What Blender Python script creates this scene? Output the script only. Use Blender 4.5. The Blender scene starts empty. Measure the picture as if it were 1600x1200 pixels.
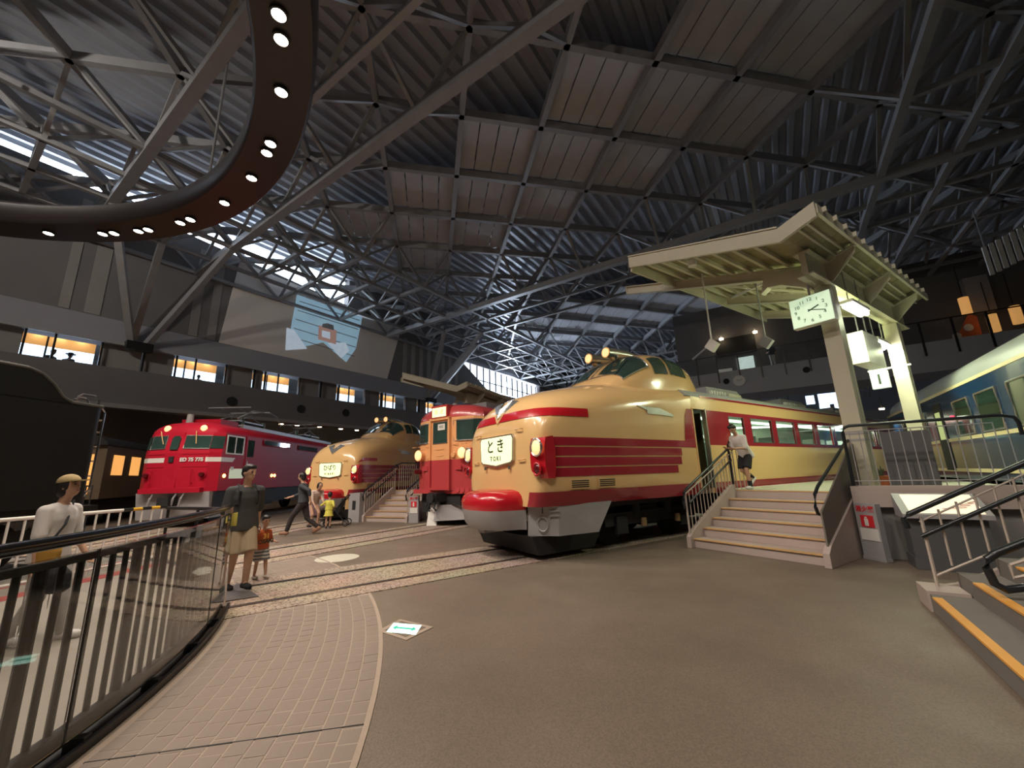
import bpy, bmesh, math, random
from mathutils import Vector, Matrix
random.seed(7)
SC = bpy.context.scene
COL = SC.collection
PI = math.pi

# ---------------------------------------------------------------- camera
FPX, CAM_H, PITCH, ROLL = 620.0, 1.5, math.radians(12.7), math.radians(1.7)
FWD = Vector((0, math.cos(PITCH), math.sin(PITCH)))
_R0 = Vector((1, 0, 0)); _U0 = _R0.cross(FWD)
RGT = _R0*math.cos(ROLL) - _U0*math.sin(ROLL)
UPV = _U0*math.cos(ROLL) + _R0*math.sin(ROLL)
cam = bpy.data.cameras.new('camera'); camo = bpy.data.objects.new('camera', cam); COL.objects.link(camo)
cam.sensor_width = 36.0; cam.lens = FPX/1600*36.0; cam.clip_start = 0.05; cam.clip_end = 400
camo.matrix_world = Matrix(((RGT.x, UPV.x, -FWD.x, 0), (RGT.y, UPV.y, -FWD.y, 0), (RGT.z, UPV.z, -FWD.z, CAM_H), (0, 0, 0, 1)))
SC.camera = camo

# ---------------------------------------------------------------- world, exposure
W = bpy.data.worlds.new('sky'); SC.world = W; W.use_nodes = True
_bg = W.node_tree.nodes['Background']
_bg.inputs[0].default_value = (0.72, 0.84, 1.0, 1); _bg.inputs[1].default_value = 8.0
SC.view_settings.view_transform = 'Standard'; SC.view_settings.look = 'None'
SC.view_settings.gamma = 1.0; SC.view_settings.use_curve_mapping = False
SC.view_settings.exposure = 0.2
RING_W, FILL_W, FLUO_W, DAY_W = 235.0, 680.0, 42.0, 8000.0     # lamp powers

# ---------------------------------------------------------------- frames of reference
CX, CY = -10.906, 0.980                    # centre of the turntable
HALL = math.radians(33.5)                  # direction of the long side of the hall
HV = Vector((math.sin(HALL), math.cos(HALL), 0)); PV = Vector((math.cos(HALL), -math.sin(HALL), 0))
def hp(p, hh, z=0.0): return PV*p + HV*hh + Vector((0, 0, z))      # hall frame -> world
def pol(r, a, z=0.0):                                              # turntable polar -> world (angle clockwise from +y)
    a = math.radians(a); return Vector((CX + r*math.sin(a), CY + r*math.cos(a), z))
def trk(ang, s, r, z=0.0):                                         # along a track, to its right, up
    a = math.radians(ang); return Vector((CX + s*math.sin(a) + r*math.cos(a), CY + s*math.cos(a) - r*math.sin(a), z))
def ray(x, y): return (FWD*FPX + RGT*(x-800) + UPV*(600-y)).normalized()
def gp(x, y, z=0.0):                                               # pixel -> point on the level z
    d = ray(x, y); t = (z-CAM_H)/d.z; return Vector((0, 0, CAM_H)) + d*t

# ---------------------------------------------------------------- materials
MATS = {}
def mat(name, col, rough=0.5, metal=0.0, var=0.10, scale=6.0, bump=0.0, emit=0.0, ecol=None, coat=0.0, trans=0.0, spec=None, alpha=1.0, col2=None, detail=4.0, bscale=None, ior=None):
    if name in MATS: return MATS[name]
    m = bpy.data.materials.new(name); m.use_nodes = True; nt = m.node_tree; b = nt.nodes['Principled BSDF']
    tc = nt.nodes.new('ShaderNodeTexCoord'); nz = nt.nodes.new('ShaderNodeTexNoise'); mx = nt.nodes.new('ShaderNodeMix'); mx.data_type = 'RGBA'
    nz.inputs['Scale'].default_value = scale; nz.inputs['Detail'].default_value = detail
    nt.links.new(tc.outputs['Object'], nz.inputs['Vector']); nt.links.new(nz.outputs['Fac'], mx.inputs[0])
    c = Vector(col)
    a = c*(1-var); d = Vector(col2) if col2 else c*(1+var)
    mx.inputs[6].default_value = (*a, 1); mx.inputs[7].default_value = (*[min(1, q) for q in d], 1)
    nt.links.new(mx.outputs[2], b.inputs['Base Color'])
    b.inputs['Roughness'].default_value = rough; b.inputs['Metallic'].default_value = metal
    if coat: b.inputs['Coat Weight'].default_value = coat; b.inputs['Coat Roughness'].default_value = 0.08
    if trans: b.inputs['Transmission Weight'].default_value = trans
    if ior: b.inputs['IOR'].default_value = ior
    if spec is not None: b.inputs['Specular IOR Level'].default_value = spec
    if alpha < 1: b.inputs['Alpha'].default_value = alpha
    if emit:
        b.inputs['Emission Color'].default_value = (*(ecol or col), 1); b.inputs['Emission Strength'].default_value = emit
    if bump:
        bp = nt.nodes.new('ShaderNodeBump'); bp.inputs['Strength'].default_value = bump; bp.inputs['Distance'].default_value = 0.02
        n2 = nt.nodes.new('ShaderNodeTexNoise'); n2.inputs['Scale'].default_value = bscale or scale*6; n2.inputs['Detail'].default_value = 6
        nt.links.new(tc.outputs['Object'], n2.inputs['Vector'])
        nt.links.new(n2.outputs['Fac'], bp.inputs['Height']); nt.links.new(bp.outputs['Normal'], b.inputs['Normal'])
    MATS[name] = m
    return m
def speckle(name, c1, c2, c3, scale=60, rough=0.85):
    m = bpy.data.materials.new(name); m.use_nodes = True; nt = m.node_tree; b = nt.nodes['Principled BSDF']
    tc = nt.nodes.new('ShaderNodeTexCoord'); v = nt.nodes.new('ShaderNodeTexVoronoi'); v.inputs['Scale'].default_value = scale
    cr = nt.nodes.new('ShaderNodeValToRGB'); e = cr.color_ramp.elements
    e[0].color = (*c1, 1); e[1].color = (*c3, 1); e[1].position = 0.9; k = e.new(0.35); k.color = (*c2, 1)
    sp = nt.nodes.new('ShaderNodeSeparateColor')
    nt.links.new(tc.outputs['Object'], v.inputs['Vector']); nt.links.new(v.outputs['Color'], sp.inputs[0]); nt.links.new(sp.outputs[0], cr.inputs[0])
    nz = nt.nodes.new('ShaderNodeTexNoise'); nz.inputs['Scale'].default_value = 1.2; nt.links.new(tc.outputs['Object'], nz.inputs['Vector'])
    mx = nt.nodes.new('ShaderNodeMix'); mx.data_type = 'RGBA'; mx.blend_type = 'MULTIPLY'; mx.inputs[0].default_value = 0.35
    nt.links.new(cr.outputs[0], mx.inputs[6]); nt.links.new(nz.outputs['Color'], mx.inputs[7]); nt.links.new(mx.outputs[2], b.inputs['Base Color'])
    bp = nt.nodes.new('ShaderNodeBump'); bp.inputs['Strength'].default_value = 0.35; bp.inputs['Distance'].default_value = 0.01
    nt.links.new(v.outputs['Distance'], bp.inputs['Height']); nt.links.new(bp.outputs['Normal'], b.inputs['Normal'])
    b.inputs['Roughness'].default_value = rough
    MATS[name] = m; return m

def asphalt(name):
    m = bpy.data.materials.new(name); m.use_nodes = True; nt = m.node_tree; b = nt.nodes['Principled BSDF']; tc = nt.nodes.new('ShaderNodeTexCoord')
    def noise(sc, det):
        n = nt.nodes.new('ShaderNodeTexNoise'); n.inputs['Scale'].default_value = sc; n.inputs['Detail'].default_value = det; nt.links.new(tc.outputs['Object'], n.inputs['Vector']); return n
    def ramp(n, p0, c0, p1, c1):
        r = nt.nodes.new('ShaderNodeValToRGB'); e = r.color_ramp.elements; e[0].position = p0; e[0].color = (*c0,1); e[1].position = p1; e[1].color = (*c1,1); nt.links.new(n.outputs['Fac'], r.inputs[0]); return r
    big = ramp(noise(0.55, 6), 0.30, (0.168,0.132,0.103), 0.70, (0.240,0.192,0.150)); fine = ramp(noise(95, 3), 0.32, (0.72,0.72,0.72), 0.62, (1.06,1.05,1.04)); spk = ramp(noise(38, 2), 0.74, (0,0,0), 0.80, (0.10,0.095,0.085))
    mu = nt.nodes.new('ShaderNodeMix'); mu.data_type = 'RGBA'; mu.blend_type = 'MULTIPLY'; mu.inputs[0].default_value = 1.0; ad = nt.nodes.new('ShaderNodeMix'); ad.data_type = 'RGBA'; ad.blend_type = 'ADD'; ad.inputs[0].default_value = 1.0
    nt.links.new(big.outputs[0], mu.inputs[6]); nt.links.new(fine.outputs[0], mu.inputs[7]); nt.links.new(mu.outputs[2], ad.inputs[6]); nt.links.new(spk.outputs[0], ad.inputs[7]); nt.links.new(ad.outputs[2], b.inputs['Base Color'])
    rr = ramp(noise(1.3, 5), 0.3, (0.42,)*3, 0.7, (0.62,)*3); nt.links.new(rr.outputs[0], b.inputs['Roughness'])
    bp = nt.nodes.new('ShaderNodeBump'); bp.inputs['Strength'].default_value = 0.15; bp.inputs['Distance'].default_value = 0.01; nt.links.new(fine.outputs[0], bp.inputs['Height']); nt.links.new(bp.outputs['Normal'], b.inputs['Normal'])
    MATS[name] = m; return m
M_ASPH = asphalt('asphalt')
M_WALK = mat('walkway_grey', (0.42, 0.42, 0.45), 0.75, var=0.08, scale=0.8)
M_BALL = speckle('ballast', (0.10, 0.075, 0.055), (0.40, 0.31, 0.24), (0.58, 0.47, 0.37), 55)
M_BRICK = mat('paver', (0.265, 0.215, 0.178), 0.75, var=0.16, scale=2.2, bump=0.15, bscale=90)
M_JOINT = mat('paver_joint', (0.40, 0.32, 0.255), 0.9, var=0.1, scale=20)
M_CONC = mat('concrete', (0.20, 0.185, 0.17), 0.85, var=0.12, scale=1.5, bump=0.08)
M_LCONC = mat('light_concrete', (0.27, 0.235, 0.20), 0.8, var=0.15, scale=1.2, bump=0.08)
M_DWALL = mat('dark_wall', (0.16, 0.155, 0.155), 0.8, var=0.15, scale=0.8)
M_DWALL2 = mat('dark_wall_band', (0.26, 0.25, 0.24), 0.8, var=0.15, scale=0.8)
M_FASC = mat('grey_fascia', (0.27, 0.27, 0.295), 0.7, var=0.08, scale=0.7)
M_STEEL = mat('dark_steel', (0.31, 0.315, 0.325), 0.45, 0.1, var=0.15, scale=3)
M_DECK = mat('roof_deck', (0.40, 0.42, 0.46), 0.42, 0.3, var=0.12, scale=1)
M_PANEL = mat('ceiling_board', (0.52, 0.53, 0.56), 0.85, var=0.10, scale=2.0)
M_BLACK = mat('black_paint', (0.012, 0.012, 0.013), 0.35, var=0.3, scale=5)
M_BLKM = mat('black_matte', (0.016, 0.016, 0.017), 0.75, var=0.3, scale=5)
M_CHROME = mat('brushed_steel', (0.55, 0.55, 0.56), 0.22, 1.0, var=0.08, scale=20)
M_RAIL = mat('rail_steel', (0.20, 0.16, 0.14), 0.35, 0.8, var=0.2, scale=12)
M_GLASS = mat('clear_glass', (0.93, 0.97, 0.96), 0.02, var=0.0, trans=1.0, ior=1.45)
M_CREAM = mat('cream_paint', (0.80, 0.52, 0.235), 0.22, var=0.03, scale=1.5, coat=0.6)
M_RED = mat('crimson_paint', (0.34, 0.016, 0.030), 0.20, var=0.05, scale=1.5, coat=0.6)
M_BRED = mat('bright_red_paint', (0.50, 0.012, 0.022), 0.20, var=0.05, scale=1.5, coat=0.6)
M_GREY = mat('grey_paint', (0.36, 0.35, 0.36), 0.45, var=0.08, scale=2)
M_ROOFG = mat('roof_grey', (0.33, 0.34, 0.33), 0.5, var=0.1, scale=2)
M_WGLASS = mat('dark_window', (0.030, 0.060, 0.052), 0.04, var=0.6, scale=1.3, spec=0.8)
M_SILV = mat('silver_trim', (0.62, 0.62, 0.60), 0.25, 0.9, var=0.05, scale=8)
M_WHITE = mat('white_paint', (0.74, 0.72, 0.68), 0.45, var=0.06, scale=3)
M_OFFW = mat('canopy_paint', (0.56, 0.52, 0.40), 0.5, var=0.06, scale=3)
M_STAIR = mat('stair_paint', (0.47, 0.385, 0.35), 0.6, var=0.07, scale=2)
M_NOSE = mat('nosing', (0.62, 0.38, 0.17), 0.5, var=0.08, scale=5)
M_NOSEO = mat('nosing_orange', (0.85, 0.40, 0.07), 0.5, var=0.08, scale=5)
M_RAILP = mat('railing_paint', (0.50, 0.43, 0.37), 0.45, var=0.06, scale=5)
M_BLKR = mat('black_rubber', (0.016, 0.020, 0.024), 0.28, var=0.2, scale=5)
M_YEL = mat('yellow_paint', (0.75, 0.42, 0.03), 0.5, var=0.05)
M_LAMPW = mat('lamp_warm', (1, 0.80, 0.55), 0.4, var=0, emit=18, ecol=(1, 0.75, 0.45))
M_LAMPR = mat('ring_lamp_glow', (1, 0.9, 0.8), 0.4, var=0, emit=60, ecol=(1, 0.80, 0.62))
M_HEADL = mat('headlamp_glow', (1, 0.8, 0.5), 0.3, var=0.2, scale=14, emit=0.9, ecol=(1.0, 0.50, 0.20))
M_AMBER = mat('amber_glow', (1, 0.5, 0.15), 0.3, var=0, emit=6, ecol=(1.0, 0.45, 0.12))
M_SIGNY = mat('sign_glow', (0.95, 1.0, 0.62), 0.4, var=0, emit=0.72, ecol=(0.88, 1.0, 0.50))
M_FLUO = mat('fluorescent_glow', (1, 1, 0.9), 0.4, var=0, emit=22, ecol=(0.97, 1.0, 0.90))
M_DAY = mat('daylit_window', (0.8, 0.9, 1), 0.4, var=0, emit=2.2, ecol=(0.55, 0.74, 1.0))
M_DAYW = mat('daylit_clerestory', (0.9, 0.95, 1), 0.4, var=0, emit=2.6, ecol=(0.74, 0.84, 1.0))
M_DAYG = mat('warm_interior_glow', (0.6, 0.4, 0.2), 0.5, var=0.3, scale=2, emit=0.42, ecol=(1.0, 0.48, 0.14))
M_INK = mat('ink', (0.02, 0.035, 0.02), 0.6, var=0)
M_REDINK = mat('red_print', (0.65, 0.02, 0.03), 0.6, var=0)
M_SKIN = mat('skin', (0.52, 0.30, 0.20), 0.55, var=0.06, scale=12)
M_HAIR = mat('black_hair', (0.012, 0.010, 0.010), 0.5, var=0.3, scale=40)

# ---------------------------------------------------------------- mesh building
class MB:
    def __init__(s): s.v = []; s.f = []; s.m = []
    def add(s, vs, fs, mi=0):
        n = len(s.v); s.v += [tuple(v) for v in vs]
        for f in fs: s.f.append(tuple(i+n for i in f)); s.m.append(mi)
        return s
    def box(s, x0, x1, y0, y1, z0, z1, mi=0):
        return s.add([(x0,y0,z0),(x1,y0,z0),(x1,y1,z0),(x0,y1,z0),(x0,y0,z1),(x1,y0,z1),(x1,y1,z1),(x0,y1,z1)],
                     [(3,2,1,0),(4,5,6,7),(0,1,5,4),(1,2,6,5),(2,3,7,6),(3,0,4,7)], mi)
    def beam(s, a, b, w, h=None, mi=0, up=(0,0,1)):
        a = Vector(a); b = Vector(b); h = h or w; d = (b-a).normalized(); u = Vector(up)
        if abs(d.dot(u)) > 0.98: u = Vector((1,0,0))
        x = d.cross(u).normalized()*w/2; y = x.cross(d).normalized()*h/2
        vs = [a-x-y,a+x-y,a+x+y,a-x+y,b-x-y,b+x-y,b+x+y,b-x+y]
        return s.add(vs, [(3,2,1,0),(4,5,6,7),(0,1,5,4),(1,2,6,5),(2,3,7,6),(3,0,4,7)], mi)
    def cyl(s, a, b, r, r2=None, n=12, mi=0, caps=True):
        a = Vector(a); b = Vector(b); r2 = r if r2 is None else r2; d = (b-a).normalized()
        u = Vector((0,0,1)) if abs(d.z) < 0.95 else Vector((1,0,0))
        x = d.cross(u).normalized(); y = d.cross(x)
        vs = []; 
        for k in range(n):
            q = 2*PI*k/n; o = x*math.cos(q)+y*math.sin(q); vs += [a+o*r, b+o*r2]
        fs = [(2*k, 2*((k+1)%n), 2*((k+1)%n)+1, 2*k+1) for k in range(n)]
        if caps: fs += [tuple(2*k for k in range(n))[::-1], tuple(2*k+1 for k in range(n))]
        return s.add(vs, fs, mi)
    def tube(s, path, r, n=8, mi=0, closed=False):
        P = [Vector(p) for p in path]; N = len(P); vs = []; fs = []; ref = Vector((0,0,1)); rr = r if isinstance(r, (list, tuple)) else [r]*N
        for i, p in enumerate(P):
            if closed: d = (P[(i+1)%N]-P[i-1]).normalized()
            else: d = (P[min(i+1,N-1)]-P[max(i-1,0)]).normalized()
            u = ref if abs(d.dot(ref)) < 0.95 else Vector((1,0,0))
            x = d.cross(u).normalized(); y = d.cross(x)
            vs += [p+(x*math.cos(2*PI*k/n)+y*math.sin(2*PI*k/n))*rr[i] for k in range(n)]
        for i in range(N if closed else N-1):
            j = (i+1)%N
            fs += [(i*n+k, j*n+k, j*n+(k+1)%n, i*n+(k+1)%n) for k in range(n)]
        if not closed: fs += [tuple(range(n)), tuple(range((N-1)*n, N*n))[::-1]]
        return s.add(vs, fs, mi)
    def prism(s, poly, f0, f1, mi=0):
        """poly: list of 2-d points, f0 / f1: functions (a, b) -> 3-d for the two ends"""
        n = len(poly); vs = [f0(*p) for p in poly]+[f1(*p) for p in poly]
        fs = [tuple(range(n))[::-1], tuple(range(n, 2*n))]+[(k, (k+1)%n, n+(k+1)%n, n+k) for k in range(n)]
        return s.add(vs, fs, mi)
    def loft(s, secs, mi=0, cap=True, closed=True):
        n = len(secs[0]); vs = [v for q in secs for v in q]; fs = []
        for i in range(len(secs)-1):
            for k in range(n if closed else n-1):
                fs.append((i*n+k, i*n+(k+1)%n, (i+1)*n+(k+1)%n, (i+1)*n+k))
        if cap: fs += [tuple(range(n))[::-1], tuple(range((len(secs)-1)*n, len(secs)*n))]
        return s.add(vs, fs, mi)
    def ell(s, c, r, n=12, m=8, mi=0):
        c = Vector(c); r = r if isinstance(r, (tuple, list)) else (r, r, r)
        vs = [c+Vector((0,0,r[2]))]
        for i in range(1, m):
            a = PI*i/m
            vs += [c+Vector((r[0]*math.sin(a)*math.cos(2*PI*k/n), r[1]*math.sin(a)*math.sin(2*PI*k/n), r[2]*math.cos(a))) for k in range(n)]
        vs.append(c-Vector((0,0,r[2]))); L = len(vs)-1
        fs = [(0, 1+k, 1+(k+1)%n) for k in range(n)]
        for i in range(m-2): fs += [(1+i*n+k, 1+(i+1)*n+k, 1+(i+1)*n+(k+1)%n, 1+i*n+(k+1)%n) for k in range(n)]
        fs += [(L, 1+(m-2)*n+(k+1)%n, 1+(m-2)*n+k) for k in range(n)]
        return s.add(vs, fs, mi)
    def mesh(s, name, mats):
        me = bpy.data.meshes.new(name); me.from_pydata(s.v, [], s.f)
        for m in (mats if isinstance(mats, (list, tuple)) else [mats]): me.materials.append(m)
        if any(s.m): me.polygons.foreach_set('material_index', s.m)
        return me
    def build(s, name, mats, parent=None, smooth=None, loc=None, rotz=None, fix=True):
        me = s.mesh(name, mats)
        if fix:
            bm = bmesh.new(); bm.from_mesh(me); bmesh.ops.recalc_face_normals(bm, faces=bm.faces); bm.to_mesh(me); bm.free()
        if smooth:
            me.polygons.foreach_set('use_smooth', [True]*len(me.polygons)); me.set_sharp_from_angle(angle=math.radians(smooth))
        me.update()
        return link(name, me, parent, loc, rotz)
def link(name, me, parent=None, loc=None, rotz=None):
    o = bpy.data.objects.new(name, me); COL.objects.link(o)
    if parent: o.parent = parent
    if loc is not None: o.location = loc
    if rotz is not None: o.rotation_euler = (0, 0, rotz)
    return o
def tag(o, label=None, cat=None, group=None, kind=None):
    if label: o['label'] = label
    if cat: o['category'] = cat
    if group: o['group'] = group
    if kind: o['kind'] = kind
    return o
def thing(name, label, cat, loc=(0,0,0), rotz=0.0, group=None):
    o = bpy.data.objects.new(name, None); COL.objects.link(o); o.empty_display_size = 0.1
    o.location = loc; o.rotation_euler = (0, 0, rotz); return tag(o, label, cat, group)
def copy_tree(o, parent=None):
    c = o.copy(); COL.objects.link(c)
    if parent: c.parent = parent
    for ch in list(o.children): copy_tree(ch, c)
    return c
def text(name, body, size, m, parent, mtx, align='CENTER', bold=0.0, ext=0.002):
    cu = bpy.data.curves.new('lettering', 'FONT'); cu.body = body; cu.size = size; cu.align_x = align; cu.align_y = 'CENTER'; cu.extrude = ext; cu.offset = bold
    t = bpy.data.objects.new('lettering', cu); COL.objects.link(t)
    dg = bpy.context.evaluated_depsgraph_get(); me = bpy.data.meshes.new_from_object(t.evaluated_get(dg))
    bpy.data.objects.remove(t); bpy.data.curves.remove(cu)
    me.materials.clear(); me.materials.append(m)
    o = link(name, me, parent); o.matrix_local = mtx; return o
def frame(o, x, y):                       # matrix with origin o, local x, local y (z = x cross y)
    x = Vector(x).normalized(); y = Vector(y); y = (y-x*y.dot(x)).normalized(); z = x.cross(y); o = Vector(o)
    return Matrix(((x.x,y.x,z.x,o.x),(x.y,y.y,z.y,o.y),(x.z,y.z,z.z,o.z),(0,0,0,1)))
def spot(name, loc, target, watts, col=(1,0.85,0.7), size=90, blend=0.6, rad=0.12, parent=None):
    l = bpy.data.lights.new(name, 'SPOT'); l.energy = watts; l.color = col; l.spot_size = math.radians(size); l.spot_blend = blend; l.shadow_soft_size = rad
    o = bpy.data.objects.new(name, l); COL.objects.link(o)
    d = Vector(target)-Vector(loc); o.location = loc; o.rotation_euler = d.to_track_quat('-Z', 'Y').to_euler()
    if parent: o.parent = parent
    return o
def area(name, loc, target, watts, sx, sy, col=(1,1,1), parent=None):
    l = bpy.data.lights.new(name, 'AREA'); l.energy = watts; l.color = col; l.shape = 'RECTANGLE'; l.size = sx; l.size_y = sy
    o = bpy.data.objects.new(name, l); COL.objects.link(o)
    d = Vector(target)-Vector(loc); o.location = loc; o.rotation_euler = d.to_track_quat('-Z', 'Y').to_euler()
    if parent: o.parent = parent
    return o
def point(name, loc, watts, col, rad=0.1, parent=None):
    l = bpy.data.lights.new(name, 'POINT'); l.energy = watts; l.color = col; l.shadow_soft_size = rad
    o = bpy.data.objects.new(name, l); COL.objects.link(o); o.location = loc
    if parent: o.parent = parent
    return o
HROT = -HALL
def trot(a): return math.radians(90-a)          # rotation that lays local x along a track of bearing a
def on_plane(x, y, P, d):                # pixel -> (along d from P, z) on a vertical plane
    v = ray(x, y); d = Vector(d); n = Vector((d.y, -d.x, 0)); P = Vector((P[0], P[1], 0))
    t = P.dot(n)/(v.x*n.x+v.y*n.y); q = v*t; return (q-P).dot(Vector((d.x, d.y, 0))), q.z+CAM_H
def on_wall(x, y, D=26.0): return on_plane(x, y, -PV*D, HV)        # -> (hh, z)
def on_back(x, y, D=30.0): return on_plane(x, y, HV*D, PV)         # -> (p, z)

# ================================================================ floor
fl = MB().box(-44, 26, -22, 70, -0.3, -0.004).build('floor', M_ASPH, loc=(0,0,0), rotz=HROT)
tag(fl, 'dark brown asphalt floor of the hall', kind='structure')
def sector(r0, r1, a0, a1, z0, z1, n=40):
    mb = MB(); S = []
    for k in range(n+1):
        a = a0+(a1-a0)*k/n; S.append([pol(r0,a,z0), pol(r1,a,z0), pol(r1,a,z1), pol(r0,a,z1)])
    return mb.loft(S)
R_IN, R_OUT = 8.62, 10.10
sector(R_IN-0.04, R_OUT, -10, 175, -0.02, 0.0, 120).build('paving_bed', M_JOINT, fl).matrix_parent_inverse = fl.matrix_world.inverted()
bpy.context.view_layer.update()
INV = Matrix.Rotation(-HROT, 4, 'Z')
def under(o, par=None):                   # parent to the floor but keep world coordinates
    o.parent = par or fl; o.matrix_parent_inverse = INV; return o
for ch in fl.children: ch.matrix_parent_inverse = INV
# paving bricks: the nearest ones are objects, the rest one piece
NC = 12; CW = (R_OUT-R_IN)/NC; BL = 0.150
bricks = []
def inframe(P, m=60):
    v = P-Vector((0,0,CAM_H)); z = v.dot(FWD)
    if z < 0.1: return False
    x = 800+FPX*v.dot(RGT)/z; y = 600-FPX*v.dot(UPV)/z
    return -m < x < 1600+m and -m < y < 1200+m
for c in range(NC):
    r = R_IN+(c+0.5)*CW; da = math.degrees(BL/r); n = int(170/da)
    for k in range(n):
        a = -8+(k+(0.5 if c % 2 else 0.0))*da
        P = pol(r, a)
        if not inframe(P): continue
        if any(abs((P.x-CX)*math.cos(math.radians(t))-(P.y-CY)*math.sin(math.radians(t))) < 0.98 and (P.x-CX)*math.sin(math.radians(t))+(P.y-CY)*math.cos(math.radians(t)) > 0 for t in (56.3,36,16,-4)): continue
        bricks.append((P.length, P, a))
bricks.sort(key=lambda q: q[0])
def brick_mb(mb, P, a, dz):
    w, l = CW/2-0.0045, BL/2-0.0045; ca, sa = math.cos(math.radians(a)), math.sin(math.radians(a))
    rv = Vector((sa, ca, 0)); tv = Vector((ca, -sa, 0))
    def ringp(i, z): return [P-rv*(w-i)-tv*(l-i)+Vector((0,0,z)), P+rv*(w-i)-tv*(l-i)+Vector((0,0,z)), P+rv*(w-i)+tv*(l-i)+Vector((0,0,z)), P-rv*(w-i)+tv*(l-i)+Vector((0,0,z))]
    mb.loft([ringp(0,-0.005), ringp(0,0.0012+dz*0.4), ringp(0.003,0.0025+dz*0.4)])
bm0 = MB(); brick_mb(bm0, Vector((0,0,0)), 0.0, 0.0); bme = bm0.mesh('brick', M_BRICK)
rest = MB()
for n, (d, P, a) in enumerate(bricks):
    dz = random.uniform(-0.0015, 0.0015)
    if n < 298:
        o = link('brick', bme, None, (P.x, P.y, dz), -math.radians(a)); under(o)
    else: brick_mb(rest, P, a, dz)
o = under(rest.build('bricks', M_BRICK)); tag(o, kind='stuff')
under(MB().beam(pol(R_IN,79.2,0.002), pol(R_OUT,79.2,0.002), 0.010, 0.004).build('expansion_joint', M_BLKM))
under(sector(R_OUT, R_OUT+0.035, -10, 175, -0.02, 0.004, 120).build('paving_edge', M_JOINT))
# radial tracks
TRACKS = ((56.3, 8.5, 36, 'under the large train with the とき board'), (36, 8.5, 34, 'under the flat-fronted orange train'),
          (16, 8.5, 34, 'under the far cream train'), (-4, 8.5, 30, 'under the red locomotive'))
for ang, s0, s1, txt in TRACKS:
    t = thing('rail_track', 'beige pebble track with two sunken rails '+txt, 'track', trk(ang, s0, 0), trot(ang), 'tracks fanning out from the turntable')
    MB().box(0, s1-s0, -0.97, 0.97, -0.06, 0.009).build('track_bed', M_BALL, t)
    for sd in (-1, 1):
        y = sd*0.5335
        MB().box(0, s1-s0, y-0.032, y+0.032, -0.02, 0.016).build('rail', M_RAIL, t)
        MB().box(0, s1-s0, y-sd*0.034-sd*0.045, y-sd*0.034, -0.02, 0.0105).build('flangeway', M_BLKM, t)

# ================================================================ left wall
def hallmesh(mb, name, m, kind=None, parent=None, smooth=None):
    o = mb.build(name, m, parent, smooth)
    if parent is None: o.rotation_euler = (0, 0, HROT)
    if kind: o['kind'] = kind
    return o
def walltop(hh): return 15.75-2.0*max(0, hh)/27.0
PW = -26.0
mb = MB(); mb.prism([(-16,9.25),(62,9.25),(62,10.4),(34.5,10.5),(29,13.5),(3,15.5),(2,15.95),(-16,16.0)], lambda a,b: (PW-0.6,a,b), lambda a,b: (PW,a,b))
wl = hallmesh(mb, 'wall_left', M_DWALL, 'structure')
tag(wl, 'tall dark wall with pale stripes above the gallery windows')
# sloped ledge, window band, concrete band, soffit
mb = MB(); mb.prism([(-0.55,9.35),(0.05,9.35),(0.35,8.1),(-0.55,8.1)], lambda a,b: (PW+a,-16,b), lambda a,b: (PW+a,62,b))
hallmesh(mb, 'fascia', M_FASC, parent=wl)
mb = MB().box(PW-0.4, PW+0.30, -16, 62, 5.2, 6.95)
hallmesh(mb, 'gallery_parapet', M_DWALL, parent=wl)
mb = MB().box(PW-0.4, PW+0.36, -16, 62, 5.05, 5.25); hallmesh(mb, 'soffit_edge', M_DWALL2, parent=wl)
mb = MB().box(PW-5.4, PW-0.2, -16, 62, 5.7, 5.9); hallmesh(mb, 'gallery_floor', M_CONC, parent=wl)
mb = MB().box(PW-5.6, PW-5.2, -16, 62, 0, 5.2); hallmesh(mb, 'recess_wall', M_DWALL, parent=wl)
mb = MB().box(PW-5.6, PW-5.2, -16, 62, 5.2, 8.6); hallmesh(mb, 'gallery_back_wall', M_DWALL, parent=wl)
mb = MB().box(PW-5.6, PW-0.2, -16, 62, 8.4, 8.6); hallmesh(mb, 'gallery_ceiling', M_DWALL2, parent=wl)
mb = MB().beam((PW+0.36,-16,8.12),(PW+0.36,62,8.12),0.10,0.10); hallmesh(mb, 'gallery_top_rail', M_STEEL, parent=wl)
# pale vertical stripes of the wall boards
for (x0, x1, yb) in ((92,110,470),(131,158,482),(293,308,520),(322,336,528)):
    h0 = on_wall(x0, yb)[0]; h1 = on_wall(x1, yb)[0]
    hallmesh(MB().box(PW, PW+0.04, h0, h1, 9.4, walltop(h0)-0.6), 'wall_board', M_DWALL2, parent=wl)
hx = 22.3
while hx < 29:
    hallmesh(MB().box(PW, PW+0.04, hx, hx+0.42, 9.4, walltop(hx)-0.7), 'wall_board', M_DWALL2, parent=wl); hx += 0.95
hx = -7.5
while hx < 1:
    hallmesh(MB().box(PW, PW+0.04, hx, hx+0.7, 9.4, walltop(hx)-0.6), 'wall_board', M_DWALL2, parent=wl); hx += 1.7
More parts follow.
